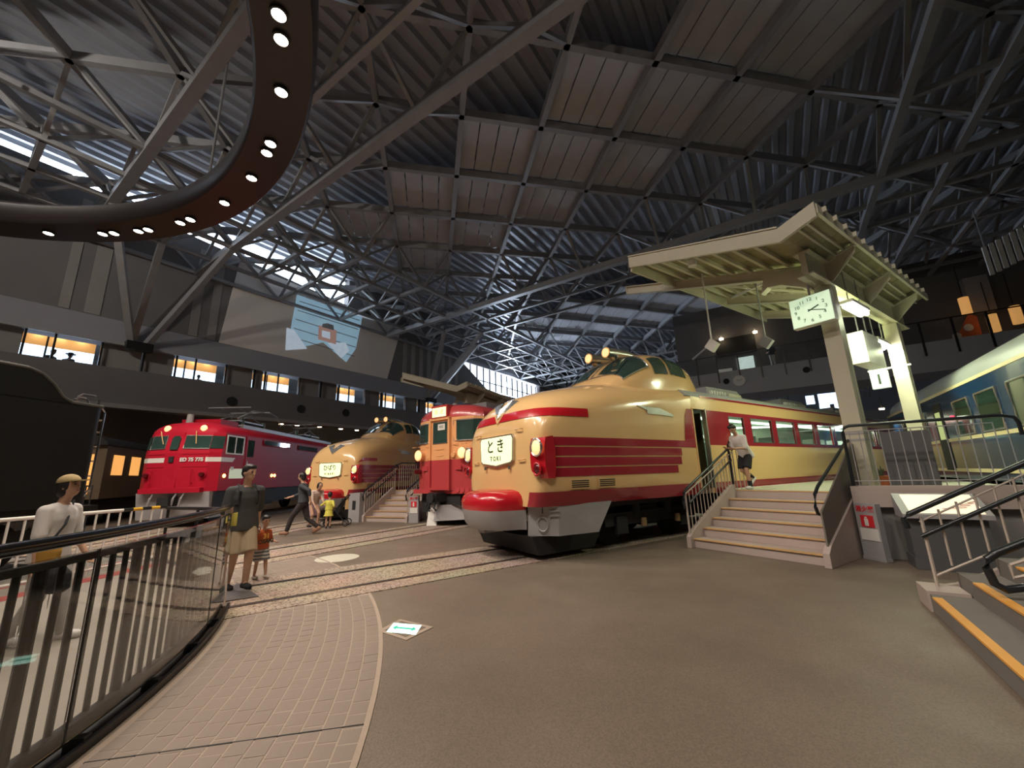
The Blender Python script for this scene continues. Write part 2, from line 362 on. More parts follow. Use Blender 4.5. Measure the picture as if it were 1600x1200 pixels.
# gallery bays
LIT = ((1.85,4.15),(7.0,9.25),(11.4,13.5),(16.4,18.6),(20.5,22.6),(25.2,27.2))
M_BAY = mat('bay_glass', (0.10,0.11,0.13), 0.12, var=0.1, spec=0.9)
def bays():
    edges = [-6.0,-2.2]
    for a, b in LIT:
        edges += [a-0.02, a+(b-a)*0.36, b]
        edges += [b+(1.6 if b < 25 else 2)*0.95]
    return sorted(set(round(e,2) for e in edges))
BE = bays()
n_win = 0
for e in BE:
    hallmesh(MB().box(PW+0.14, PW+0.24, e-0.035, e+0.035, 6.55, 8.1), 'mullion', M_BLACK, parent=wl)
for a, b in LIT:
    n_win += 1
    w = hallmesh(MB().box(PW-1.24, PW-1.20, a-0.15, b+0.02, 6.3, 7.78), 'window_%d' % n_win, M_DAY, 'structure'); tag(w, 'daylit gallery window shining pale blue, number %d from the left' % n_win)
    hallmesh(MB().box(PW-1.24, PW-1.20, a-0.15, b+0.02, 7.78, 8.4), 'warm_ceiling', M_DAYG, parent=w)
    for q_ in (0.2,0.5,0.8): hallmesh(MB().ell((PW-1.0,a+(b-a)*q_,8.36),(0.12,0.12,0.03),10,6), 'ceiling_lamp', M_LAMPW, parent=w)
    for e in (a+(b-a)*0.36,):
        hallmesh(MB().box(PW-1.20, PW-1.12, e-0.10, e-0.04, 6.3, 8.4), 'window_frame', M_BLACK, parent=w)
for k in range(len(BE)-1):
    a, b = BE[k], BE[k+1]
    if any(a >= q-0.1 and b <= r+0.1 for q, r in LIT): 
        continue
    hallmesh(MB().box(PW-0.1, PW-0.04, a+0.04, b-0.04, 6.95, 8.1), 'gallery_panel', M_DWALL2, parent=wl)
# round black speakers in the concrete band
for (x, y) in ((362,627),(470,639),(540,645)):
    a, z = on_wall(x, y, 25.7)
    s = hallmesh(MB().cyl((PW+0.29,a,z),(PW+0.36,a,z),0.26,n=20), 'wall_speaker', M_BLKM)
    tag(s, {362:'round black speaker in the grey band, above the red locomotive cab',470:'round black speaker in the grey band, above the long red roof',540:'round black speaker in the grey band, left of the cream train cab'}[x], 'speaker', 'round speakers in the gallery band')
# warm downlights under the gallery
for n_, (x, y) in enumerate(((440,655),(465,657),(500,660),(533,662),(558,665),(582,667))):
    a, z = on_wall(x, y, 27.0)
    o = hallmesh(MB().cyl((-27.0,a,5.19),(-27.0,a,5.08),0.13,n=12), 'downlight', M_LAMPW)
    tag(o, 'small warm downlight under the gallery edge, %s from the left' % ('first','second','third','fourth','fifth','sixth')[n_], 'downlight', 'warm downlights under the gallery')
# projection screen
def quad(pts, thick, m, name, parent=None, dp=0.0):
    vs = [(PW+0.06+dp, *on_wall(x, y, 26.0-0.06-dp)) for x, y in pts]; n = len(vs)
    mb = MB(); mb.add([(v[0]-thick,v[1],v[2]) for v in vs]+vs, [tuple(range(n))[::-1], tuple(range(n,2*n))]+[(k,(k+1)%n,n+(k+1)%n,n+k) for k in range(n)])
    return hallmesh(mb, name, m, parent=parent)
M_SCR = mat('screen_cloth', (0.74,0.70,0.65), 0.9, var=0.05, scale=0.6)
M_PROJ = mat('projected_sky', (0.35,0.48,0.55), 0.8, var=0.25, scale=0.8, emit=0.30, ecol=(0.40,0.66,0.85))
M_PROJW = mat('projected_white', (0.6,0.65,0.7), 0.8, var=0.2, scale=3, emit=0.34, ecol=(0.62,0.75,0.9))
M_PROJO = mat('projected_orange', (0.4,0.25,0.2), 0.8, var=0.2, scale=3, emit=0.22, ecol=(0.7,0.42,0.36))
M_PROJD = mat('projected_dark', (0.25,0.24,0.24), 0.8, var=0.2, scale=3, emit=0.04, ecol=(0.3,0.35,0.4))
scr = quad([(342,535),(605,592),(627,513),(375,408)], 0.05, M_SCR, 'projection_screen')
tag(scr, 'wide pale projection screen showing a train picture on the dark wall', 'screen')
quad([(464,460),(566,496),(556,545),(541,566),(505,535),(448,548)], 0.01, M_PROJ, 'projected_picture', scr, 0.012)
quad([(446,547),(480,545),(460,516),(448,512)], 0.004, M_PROJW, 'projected_ground', scr, 0.022)
quad([(512,536),(533,560),(546,548),(540,535)], 0.004, M_PROJW, 'projected_ground', scr, 0.022)
quad([(497,530),(525,538),(526,516),(498,508)], 0.004, M_PROJO, 'projected_train', scr, 0.03)
quad([(503,511),(522,516),(521,508),(512,505),(504,506)], 0.004, M_PROJD, 'projected_train_roof', scr, 0.034)
quad([(503,526),(516,530),(516,519),(503,516)], 0.004, M_PROJW, 'projected_train_window', scr, 0.036)
for a in range(5):
    y = 470+a*14
    quad([(468-a*3,y),(562-a*2,y+30),(562-a*2,y+31.2),(468-a*3,y+1.2)], 0.003, M_PROJD, 'projected_wire', scr, 0.02)
quad([(547,487),(585,498),(585,500.5),(547,490)], 0.004, M_PROJW, 'projected_caption', scr, 0.03)
# far clerestory
nw = n_win+1
cl = hallmesh(MB().prism([(28.4,13.35),(46,12.85),(46,10.7),(34.5,10.7)], lambda a,b: (PW-0.5,a,b), lambda a,b: (PW-0.42,a,b)), 'window_%d' % nw, M_DAYW, 'structure')
tag(cl, 'bright slanted clerestory window above the far platform roof')
mb = None
for k in range(15):
    hh = 29.5+k*1.15; zt = 13.35-(hh-28.4)*0.5/17.6; zb = 10.7+max(0, (34.5-hh))*2.65/6.1
    hallmesh(MB().box(PW-0.42, PW-0.30, hh-0.06, hh+0.06, zb, zt), 'mullion', M_BLACK, parent=cl)
hallmesh(MB().box(PW-0.42, PW-0.32, 33, 46, 11.55, 11.63), 'transom', M_BLACK, parent=cl)
area('clerestory_daylight', hp(PW-0.40,38.5,12.0), hp(-8,34,14.6), DAY_W, 2.0, 14.0, (0.70,0.82,1.0))
hallmesh(MB().box(PW-0.6, PW, 28, 62, 13.2, 13.45), 'clerestory_head', M_FASC, parent=wl)
hallmesh(MB().box(PW-0.6, PW+0.02, 46, 62, 10.4, 13.3), 'clerestory_side', M_DWALL, parent=wl)
hallmesh(MB().box(PW-0.6, PW-0.02, 16.8, 62, 13.45, 16.7), 'upper_wall', M_DWALL, parent=wl)

# ================================================================ other walls
def wall(name, mb, lab): 
    o = hallmesh(mb, name, M_DWALL, 'structure'); tag(o, lab); return o
wall('wall_right', MB().box(17, 17.4, -16, 62, 0, 16.8), 'dark right-hand wall of the hall')
wall('wall_back', MB().box(-27, 17.4, 62, 62.4, 0, 16.8), 'dark far end wall of the hall')
wall('wall_near', MB().box(-32, 17.4, -16.4, -16, 0, 16.8), 'dark near end wall of the hall')

# ================================================================ roof
mb = MB(); per = 0.62; x = -26.7; pr = []
while x < 17.4:
    pr += [(x,16.55),(x+0.2,16.55),(x+0.28,16.75),(x+0.54,16.75)]; x += per
n = len(pr)
mb.add([(a,-16.4,z) for a,z in pr]+[(a,62.4,z) for a,z in pr], [(k,k+1,n+k+1,n+k) for k in range(n-1)])
ceil = hallmesh(mb, 'ceiling', M_DECK, 'structure'); tag(ceil, 'corrugated steel roof deck over the hall')
def HJ(j): return 9.47+2.19*j if j <= 5 else (20.42+2.16*(j-5) if j <= 8 else 26.9+2.8*(j-8))
def PI_(i): return -3.79+2.2*i
ZT, ZB = 14.86, 13.0
def top(i, j): return Vector((PI_(i), HJ(j), ZT))
def bot(i, j): return Vector((PI_(i), HJ(j), ZB))
I0, I1, J0, J1 = -10, 9, -7, 20
def panelzone(i, j):
    return (1 <= j <= 3 and -6 <= i <= 3) or (9 <= j <= 11 and -7 <= i <= 1) or (j <= -5 and -5 <= i <= 3)
def framezone(i, j):
    return i >= 4 or i <= -6 or -3 <= j <= -1 or 5 <= j <= 7 or j >= 13
members = []; npan = 0
def eye(q): return (PV*q.x+HV*q.y+Vector((0,0,q.z-CAM_H)))
for i in range(I0, I1):
    for j in range(J0, J1):
        if (i+j) % 2 == 0:
            for di in (-1, 1):
                if I0 <= i+di < I1 and j+1 < J1: members.append((top(i,j), top(i+di,j+1), 0.20, 0.34, 'roof_beam'))
        else:
            if panelzone(i, j):
                c = [top(i-1,j), top(i,j-1), top(i+1,j), top(i,j+1)]     # left, near, right, far
                near = j < 5
                nb = 4
                for k in range(nb):
                    f0, f1 = k/nb+0.008, (k+1)/nb-0.008
                    g0, g1 = 0.03, 0.97
                    # boards run from the left-near edge to the right-far edge
                    def pt(u, v): return c[1].lerp(c[2], u).lerp(c[0].lerp(c[3], u), v)+Vector((0,0,0.24))
                    vs = [pt(f0,g0), pt(f1,g0), pt(f1,g1), pt(f0,g1)]
                    m2 = MB().add(vs+[v+Vector((0,0,0.05)) for v in vs], [(0,1,2,3)[::-1],(4,5,6,7),(0,1,5,4),(1,2,6,5),(2,3,7,6),(3,0,4,7)])
                    hallmesh(m2, 'ceiling_board', M_PANEL, parent=ceil)
            if framezone(i, j):
                for di, dj in ((-1,0),(1,0),(0,-1),(0,1)):
                    if I0 <= i+di < I1 and J0 <= j+dj < J1: members.append((bot(i,j), top(i+di,j+dj), 0.13, 0.13, 'truss_web'))
                if i+2 < I1 and framezone(i+2, j) and (j in (-3,-2,-1,5,6,7) or j >= 13 or i >= 4 or i <= -8):
                    th = 0.34 if j in (-1, -3, 5) else 0.18
                    members.append((bot(i,j), bot(i+2,j), th, th, 'truss_chord'))
                if j+2 < J1 and framezone(i, j+2) and (i >= 4 or i <= -6):
                    th = 0.26 if i in (4, 5) else 0.18
                    members.append((bot(i,j), bot(i,j+2), th, th, 'truss_chord'))
def vis(q):
    v = eye((q[0]+q[1])/2); z = v.dot(FWD)
    return (0 if z > 0.2 and abs(v.dot(RGT)/z) < 1.4 and abs(v.dot(UPV)/z) < 1.05 else 1, v.length)
members.sort(key=vis)
cnt = {}; rest = MB()
for a, b, w, h, nm in members:
    cnt[nm] = cnt.get(nm, 0)+1
    if cnt[nm] <= 240: hallmesh(MB().beam(a, b, w, h), nm, M_STEEL, parent=ceil)
    else: rest.beam(a, b, w, h)
o = hallmesh(rest, 'truss_members', M_STEEL, parent=ceil); o['kind'] = 'stuff'
# struts rising from the wall brackets
for hh0, offs in ((5.35, ((-21.39,2.9),(-21.39,7.28),(-23.6,5.09))), (25.2, ((-21.39,22.58),(-23.6,24.74),(-21.39,26.9),(-19.2,24.74)))):
    for p, hh in offs:
        hallmesh(MB().beam((PW+0.35, hh0+(0.25 if hh > hh0 else -0.25), 8.2), (p, hh, ZB), 0.26, 0.26), 'wall_strut', M_STEEL, parent=ceil)
    hallmesh(MB().box(PW+0.3, PW+0.75, hh0-0.5, hh0+0.5, 7.9, 8.3), 'strut_foot', M_BLACK, parent=ceil)

# ================================================================ overhead light ring above the turntable
ring = thing('light_ring', 'huge dark ring beam studded with downlights above the turntable', 'light ring', (CX,CY,8.1))
S = []
for k in range(120):
    a = 2*PI*k/120; ca, sa = math.cos(a), math.sin(a)
    S.append([(r*ca, r*sa, z) for r, z in ((8.05,0.0),(8.85,0.0),(8.90,0.08),(8.90,0.50),(8.80,0.62),(8.12,0.62),(8.0,0.50),(8.0,0.06))])
S.append(S[0])
M_RING = mat('ring_paint', (0.032,0.024,0.024), 0.34, var=0.1, scale=2)
MB().loft(S, cap=False).build('ring_beam', M_RING, ring, smooth=40)
for k in range(8):
    a = 2*PI*(k+0.5)/8; MB().cyl((8.45*math.cos(a),8.45*math.sin(a),0.6),(8.45*math.cos(a),8.45*math.sin(a),4.9),0.03,n=6).build('hanger', M_STEEL, ring)
lampdirs = []
for x, y in ((462,30),(460,67),(448,145),(418,220),(411,234),(385,272),(343,311),(292,338),(278,344),(235,359),(218,360),(186,367),(170,369),(95,374),(10,373)):
    q = gp(x, y, 8.1)-Vector((CX,CY,8.1)); lampdirs.append(math.degrees(math.atan2(q.x, q.y)))
lampdirs += [ang for ang in range(int(max(lampdirs))+9, int(min(lampdirs))+352, 14)]
lm = MB().cyl((0,0,0.0),(0,0,-0.035),0.095,n=20).mesh('lamp_glass', M_LAMPR)
rm = MB(); 
for k in range(20):
    a0, a1 = 2*PI*k/20, 2*PI*(k+1)/20
    rm.add([(0.095*math.cos(a0),0.095*math.sin(a0),0),(0.095*math.cos(a1),0.095*math.sin(a1),0),(0.095*math.cos(a1),0.095*math.sin(a1),-0.05),(0.095*math.cos(a0),0.095*math.sin(a0),-0.05),
            (0.125*math.cos(a0),0.125*math.sin(a0),0),(0.125*math.cos(a1),0.125*math.sin(a1),0),(0.125*math.cos(a1),0.125*math.sin(a1),-0.05),(0.125*math.cos(a0),0.125*math.sin(a0),-0.05)],
           [(0,1,2,3),(4,5,6,7)[::-1],(3,2,6,7)])
rmm = rm.mesh('lamp_rim', M_BLACK)
for k, ad in enumerate(lampdirs):
    a = math.radians(ad); x, y = 8.42*math.sin(a), 8.42*math.cos(a)
    link('lamp_rim', rmm, ring, (x, y, 0)); link('downlight_lamp', lm, ring, (x, y, -0.002))
    spot('ring_spot', (CX+x, CY+y, 8.0), (CX+x*1.22, CY+y*1.22, 0), RING_W, (1, 0.86, 0.72), 128, 0.7, 0.09)
# ================================================================ bonnet trains
HX = [0,.02,.05,.1,.18,.3,.5,.8,1.2,1.8,2.6,3.6,4.5]
HW = [1.05,1.17,1.24,1.29,1.33,1.36,1.39,1.41,1.43,1.44,1.45,1.45,1.45]
HT = [2.34,2.50,2.61,2.73,2.85,2.96,3.06,3.16,3.25,3.38,3.5,3.55,3.55]
HZ = [1.75,1.85,1.95,2.05,2.15,2.25,2.35,2.45,2.52,2.62,2.75,2.92,3.1]
def itp(X, Y, x):
    if x <= X[0]: return Y[0]
    for k in range(len(X)-1):
        if x <= X[k+1]: return Y[k]+(Y[k+1]-Y[k])*(x-X[k])/(X[k+1]-X[k])
    return Y[-1]
KEXP = 2.4
def hull_y(x, z):
    w, t, zs = itp(HX,HW,x), itp(HX,HT,x), itp(HX,HZ,x)
    if z <= 1.3: w *= 1-0.10*((1.3-z)/0.4)**2 if x < 3 else 1-0.03*((1.3-z)/0.4)**2
    if z <= zs: return w
    q = min(1, (z-zs)/(t-zs)); return w*max(0, 1-q**KEXP)**(1/KEXP)
def hull_sec(x, z0=0.92):
    t, zs = itp(HX,HT,x), itp(HX,HZ,x)
    zz = [z0, 1.0, 1.1, 1.3, 1.55]; zz += [1.55+(zs-1.55)*k/3 for k in (1,2,3)]
    zz += [zs+(t-zs)*math.sin(PI/2*k/9) for k in range(1,10)]
    R = [(x, -hull_y(x,z), z) for z in zz]; L = [(x, -p[1], p[2]) for p in R[:-1][::-1]]
    return R+L
def hull_patch(mb, xs, zf0, zf1, off, side, nz=4, mi=0):
    """a thin skin that follows the hull: side -1 is the platform side"""
    G = []
    for x in xs:
        z0, z1 = zf0(x) if callable(zf0) else zf0, zf1(x) if callable(zf1) else zf1
        row = []
        for k in range(nz+1):
            z = z0+(z1-z0)*k/nz; y = hull_y(x, z); ex = 0.004
            y2 = hull_y(x+ex, z); nx = -(y2-y)/ex; zz2 = hull_y(x, z+ex); nz_ = -(zz2-y)/ex
            n = Vector((nx, 1, nz_)); n.normalize()
            p = Vector((x, y, z))+n*off; row.append((p.x, side*p.y, p.z))
        G.append(row)
    N = nz+1; vs = [v for r in G for v in r]
    mb.add(vs, [(i*N+k, i*N+k+1, (i+1)*N+k+1, (i+1)*N+k) for i in range(len(G)-1) for k in range(nz)], mi)
    return mb
def rng(a, b, n): return [a+(b-a)*k/n for k in range(n+1)]
CXS = [2.50,2.70,2.92,3.18,3.45,3.75,4.15,4.6,5.0,5.35,5.65]
CWD = [0.95,1.06,1.14,1.20,1.25,1.28,1.30,1.30,1.27,1.15,0.95]
CTP = [3.50,3.68,3.88,4.08,4.24,4.34,4.37,4.34,4.20,3.88,3.55]
def cab_pt(x, q, off=0.0):        # q 0..1: from platform-side base over the roof to the other side
    w, t = itp(CXS,CWD,x)+off, itp(CXS,CTP,x)+off; zb = 3.15
    a = PI*q; c, s = math.cos(a), math.sin(a); e = 0.55
    return (x, -w*(abs(c)**e)*(1 if c > 0 else -1), zb+(t-zb)*abs(s)**0.60)
def bonnet_train(name, label, ang, rho, board, roman, whisk, scale=(1,1,1), length=20.5, detail=True):
    T = thing(name, label, 'train', trk(ang, rho, 0), trot(ang)); T.scale = scale
    hood_end = 4.7
    body = MB(); body.loft([hull_sec(x) for x in HX], cap=True)
    B = body.build('bonnet_body', M_CREAM, T, smooth=32)
    # ---- passenger saloon: walls with real openings
    x0 = 4.7; wins = []
    if detail:
        door = (4.72, 5.02); xw = 6.05
        if True: wins = [(6.05+0.02, 6.82)] + [(7.19+1.45*k, 8.37+1.45*k) for k in range(8)]
        wz0, wz1 = 2.12, 2.78
        H = 1.45
        for sd in (-1, 1):
            y0, y1 = (sd*H, sd*(H-0.06)); ya, yb = min(y0,y1), max(y0,y1)
            low = MB().box(5.05, length, ya, yb, 0.92, 2.03); low.build('lower_side_wall', M_CREAM, T)
            MB().box(4.5, length, ya, yb, 2.88, 3.2).build('upper_side_wall', M_CREAM, T)
            rd = MB(); xs_ = [5.05]+[v for w in wins for v in w]+[length]
            rd.box(5.05, length, ya, yb, 2.03, wz0); rd.box(5.05, length, ya, yb, wz1, 2.88)
            for k in range(0, len(xs_), 2): rd.box(xs_[k], xs_[k+1], ya, yb, wz0, wz1)
            rd.build('window_band', M_RED, T)
            MB().box(5.05, length, sd*1.452-0.004, sd*1.452+0.004, 0.93, 1.16).build('skirt_stripe', M_RED, T)
            MB().box(4.9, length, sd*1.455-0.006, sd*1.455+0.006, 3.17, 3.215).build('gutter_line', M_RED, T)
            for a, b in wins:
                MB().box(a+0.015, b-0.015, sd*1.42-0.004, sd*1.42+0.004, wz0+0.012, wz1-0.012).build('window_pane', M_GLASS, T)
                f = MB()
                for q in ((a,a+0.018,wz0,wz1),(b-0.018,b,wz0,wz1),(a,b,wz0,wz0+0.018),(a,b,wz1-0.018,wz1)): f.box(q[0],q[1],sd*1.453-0.006,sd*1.453+0.006,q[2],q[3])
                f.build('window_frame', M_SILV, T)
            # far side of the doorway is closed, the platform side stands open
            if sd == 1: MB().box(4.5, 5.05, ya, yb, 0.92, 2.88).build('door', M_RED, T)
        # doorway on the platform side
        MB().box(4.50, 4.53, -1.47, -1.37, 1.05, 2.90).build('door_jamb', M_CREAM, T)
        MB().box(5.03, 5.065, -1.47, -1.37, 1.05, 2.90).build('door_jamb', M_SILV, T)
        MB().box(4.50, 5.06, -1.40, -1.30, 0.92, 1.06).build('door_sill', M_SILV, T)
        MB().box(4.47, 4.50, -1.36, 1.4, 1.05, 2.9).build('vestibule_wall', mat('vestibule', (0.10,0.09,0.03), 0.6), T)
        MB().box(5.62, 5.68, -0.95, 1.4, 1.05, 2.9).build('vestibule_wall', MATS['vestibule'], T)
        # interior
        M_INT = mat('saloon_lining', (0.52,0.60,0.50), 0.7, var=0.06, scale=2)
        MB().box(4.5, length, -1.4, 1.4, 1.02, 1.10).build('saloon_floor', MATS['vestibule'], T)
        MB().box(5.7, length, -1.38, 1.38, 3.0, 3.05).build('saloon_ceiling', M_INT, T)
        MB().box(5.7, length, 1.30, 1.38, 1.1, 2.15).build('saloon_lining', M_INT, T)
        MB().box(5.7, length, 1.33, 1.37, 2.1, 3.0).build('window_blind', M_INT, T)
        for k in range(9):
            MB().box(5.75+1.45*k+0.4, 5.75+1.45*k+1.0, 1.15, 1.38, 2.5, 2.62).build('luggage_rack', M_SILV, T)
        M_SEAT = mat('seat_cover', (0.62,0.70,0.64), 0.8, var=0.06)
        for k in range(13):
            for y in (-0.85, 0.85):
                sx = 6.35+k*0.94
                st = MB(); st.box(sx, sx+0.42, y-0.45, y+0.45, 1.42, 1.55); st.box(sx+0.36, sx+0.5, y-0.45, y+0.45, 1.5, 2.32); st.build('saloon_seat', M_SEAT, T)
        M_TUBE = mat('saloon_tube', (1,1,0.9), 0.4, var=0, emit=2.5, ecol=(0.80,1.0,0.80))
        MB().box(6.0, length-0.4, -0.06, 0.06, 2.94, 2.99).build('ceiling_tube', M_TUBE, T)
        MB().box(length-0.06, length, -1.45, 1.45, 0.92, 3.3).build('end_wall', M_CREAM, T)
    else:
        for sd in (-1, 1):
            MB().box(4.5, length, min(sd*1.45,sd*1.3), max(sd*1.45,sd*1.3), 0.92, 3.2).build('side_wall', M_CREAM, T)
            MB().box(4.5, length, sd*1.452-0.006, sd*1.452+0.006, 2.03, 2.88).build('window_band', M_RED, T)
            MB().box(4.5, length, sd*1.452-0.006, sd*1.452+0.006, 0.93, 1.16).build('skirt_stripe', M_RED, T)
            for k in range(9): MB().box(6.6+1.45*k, 7.8+1.45*k, sd*1.458-0.005, sd*1.458+0.005, 2.14, 2.76).build('window_pane', M_WGLASS, T)
        MB().box(length-0.06, length, -1.45, 1.45, 0.92, 3.3).build('end_wall', M_CREAM, T)
    # roof
    rs = []
    for x in (4.3, length): rs.append([(x, -1.46*math.cos(PI*k/14), 3.18+0.38*math.sin(PI*k/14)) for k in range(15)])
    MB().loft(rs).build('roof', M_ROOFG, T, smooth=30)
    for k in range(3):
        u = MB(); xx = 7.6+k*4.6
        u.loft([[(xx+a*(1.05-0.15*i), b*(0.72-0.1*i), 3.45+0.26*i) for a, b in ((-1,-1),(1,-1),(1,1),(-1,1))] for i in (0,1,1.35)])
        U = u.build('roof_unit', M_GREY, T)
        for g in range(6): MB().box(xx-0.85+g*0.14, xx-0.80+g*0.14, -0.74, -0.66, 3.52, 3.66).build('vent_slat', M_WHITE, U)
        MB().box(xx+0.15, xx+0.85, -0.70, -0.62, 3.52, 3.66).build('vent_panel', M_OFFW, U)
    u = MB(); u.loft([[(5.95+a*(0.42-0.08*i), b*(0.6-0.1*i), 3.45+0.2*i) for a, b in ((-1,-1),(1,-1),(1,1),(-1,1))] for i in (0,1,1.5)]); u.build('roof_vent', M_WHITE, T)
    # ---- cab dome
    cb = MB(); cb.loft([[cab_pt(x, k/20) for k in range(21)] for x in CXS], cap=True); cb.build('cab_dome', M_CREAM, T, smooth=50)
    def cab_patch(nm, xa, xb, q0, q1, m, nx=6, nq=8, off=0.014):
        g = [[cab_pt(x, q, off) for q in rng(q0(x) if callable(q0) else q0, q1(x) if callable(q1) else q1, nq)] for x in rng(xa, xb, nx)]
        N = nq+1; return MB().add([v for r in g for v in r], [(i*N+k,i*N+k+1,(i+1)*N+k+1,(i+1)*N+k) for i in range(nx) for k in range(nq)]).build(nm, m, T, smooth=40)
    for (a, b) in ((0.155, 0.49), (0.51, 0.845)):
        cab_patch('windshield', 2.72, 3.42, lambda x, a=a: a, lambda x, b=b: b, M_WGLASS)
    for (a, b) in ((3.56,4.02),(4.10,4.72)):
        cab_patch('cab_side_window', a, b, 0.085, 0.26, M_WGLASS); cab_patch('cab_side_window', a, b, 0.74, 0.915, M_WGLASS)
    for q0 in (0.155, 0.5, 0.845):
        pts = [cab_pt(x, q0, 0.02) for x in rng(2.70,3.44,6)]; MB().tube(pts, 0.014, 6).build('window_trim', M_SILV, T)
    MB().tube([cab_pt(2.72, q, 0.02) for q in rng(0.155,0.845,20)], 0.012, 6).build('window_trim', M_SILV, T)
    MB().tube([cab_pt(3.42, q, 0.02) for q in rng(0.155,0.845,20)], 0.012, 6).build('window_trim', M_SILV, T)
    for q in (0.30, 0.60):
        a = Vector(cab_pt(2.70, q, 0.03)); b = Vector(cab_pt(3.2, q+0.06, 0.04)); MB().tube([a, b], 0.009, 5).build('wiper', M_BLACK, T)
    # lamps on the cab roof
    for y in (-0.30, 0.30):
        L = MB(); L.tube([(3.02,y,4.36),(3.3,y,4.38),(3.6,y,4.40),(4.3,y,4.40),(4.55,y,4.38)], [0.125,0.13,0.12,0.06,0.02], 14).build('roof_lamp_case', M_SILV, T, smooth=50)
        MB().cyl((3.02,y,4.36),(2.99,y,4.36),0.11,n=18).build('roof_lamp', M_HEADL, T)
        MB().tube([(3.01,y+0.125*math.cos(2*PI*k/18),4.36+0.125*math.sin(2*PI*k/18)) for k in range(18)], 0.014, 6, closed=True).build('roof_lamp_rim', M_CREAM, T)
        MB().beam((3.2,y,4.20),(3.25,y,4.34),0.10,0.10).build('lamp_foot', M_CREAM, T)
    # ---- coloured stripes (thin painted skins on the hull)
    for sd in (-1, 1):
        st = MB()
        gx = rng(0.17, 3.9, 26)
        bands = ((1.965,2.115),(1.785,1.94),(1.60,1.76),(1.42,1.575))
        hull_patch(st, rng(0.17, 4.49, 30), 1.965, 2.115, 0.010, sd, 2)
        for k, (a, b) in enumerate(bands[1:]):
            e = 3.92-0.04*k-(0.12 if k == 2 else 0)
            hull_patch(st, rng(0.17, e, 26), a, b, 0.010, sd, 2)
        st.build('side_grille_band', M_RED, T, smooth=30)
        MBq = MB(); hull_patch(MBq, rng(4.10, 4.49, 4), 2.1, lambda x: 2.12+min(1,(x-4.09)/0.14)*0.74, 0.010, sd, 3); MBq.build('band_flare', M_RED, T, smooth=30)
        sk = MB(); hull_patch(sk, [0.0,0.02,0.05,0.1,0.18,0.3,0.5]+rng(0.8,4.49,10), 0.925, 1.17, 0.010, sd, 2); sk.build('skirt_stripe', M_RED, T, smooth=30)
        # whisker stripe
        wk = MB()
        if whisk == 'full':
            hull_patch(wk, [0.0305,0.04,0.055,0.075,0.10,0.13,0.18,0.25,0.35,0.5,0.7,0.9,1.15], 2.50, lambda x: min(2.66, itp(HX,HT,x)-0.002), 0.010, sd, 3)
        else:
            hull_patch(wk, rng(0.14, 1.2, 12), lambda x: 2.20+0.08*min(1,(x-0.14)/0.25), lambda x: 2.205+0.20*min(1,(x-0.14)/0.25), 0.010, sd, 3)
        wk.build('whisker_stripe', M_BRED, T, smooth=30)
        # wing emblem
        wg = MB(); zc = 2.78
        hull_patch(wg, rng(2.55, 3.0, 5), lambda x: zc+0.04-(x-2.55)*0.28, lambda x: zc+0.05-(x-2.55)*0.05, 0.015, sd, 2)
        hull_patch(wg, rng(2.85, 3.3, 5), lambda x: zc-0.12, lambda x: zc+0.03, 0.02, sd, 2)
        hull_patch(wg, rng(3.3, 3.75, 6), lambda x: zc-0.12-(x-3.3)*0.05, lambda x: zc+0.03-(x-3.3)*0.28, 0.017, sd, 2)
        wg.build('wing_emblem', M_SILV, T)
        # headlight case
        y = sd*1.285; cs = MB()
        prof = [(0.0,2.10),(0.16,2.13),(0.20,1.9),(0.20,1.6),(0.17,1.40),(0.02,1.40),(-0.03,1.6),(-0.04,1.95)]
        cs.prism(prof, lambda a,b: (0.02+a, y-sd*0.17, b), lambda a,b: (0.10+a, y+sd*0.15, b)); cs.build('headlight_case', M_BRED, T)
        for (zc2, r2, m2, nm) in ((1.93,0.135,M_HEADL,'headlight'),(1.56,0.09,mat('tail_lens',(0.10,0.006,0.01),0.15,spec=0.8),'tail_light')):
            MB().tube([(-0.005, y+0+(r2+0.012)*math.cos(2*PI*k/20), zc2+(r2+0.012)*math.sin(2*PI*k/20)) for k in range(20)], 0.022, 6, closed=True).build(nm+'_rim', M_SILV if nm == 'headlight' else M_BRED, T, smooth=40)
            l = MB(); l.ell((0.01, y, zc2), (0.05, r2, r2), 18, 10); l.build(nm, m2, T, smooth=60)
    # V emblem on the nose
    def nose_pt(zz, y, off): # point on the nose front at height zz and offset y
        lo, hi = 0.0, 4.0
        for _ in range(40):
            mid = (lo+hi)/2
            if itp(HX,HT,mid) > zz and hull_y(mid, zz) >= abs(y): hi = mid
            else: lo = mid
        return (hi-off, y, zz+off*0.4)
    zc = 2.56
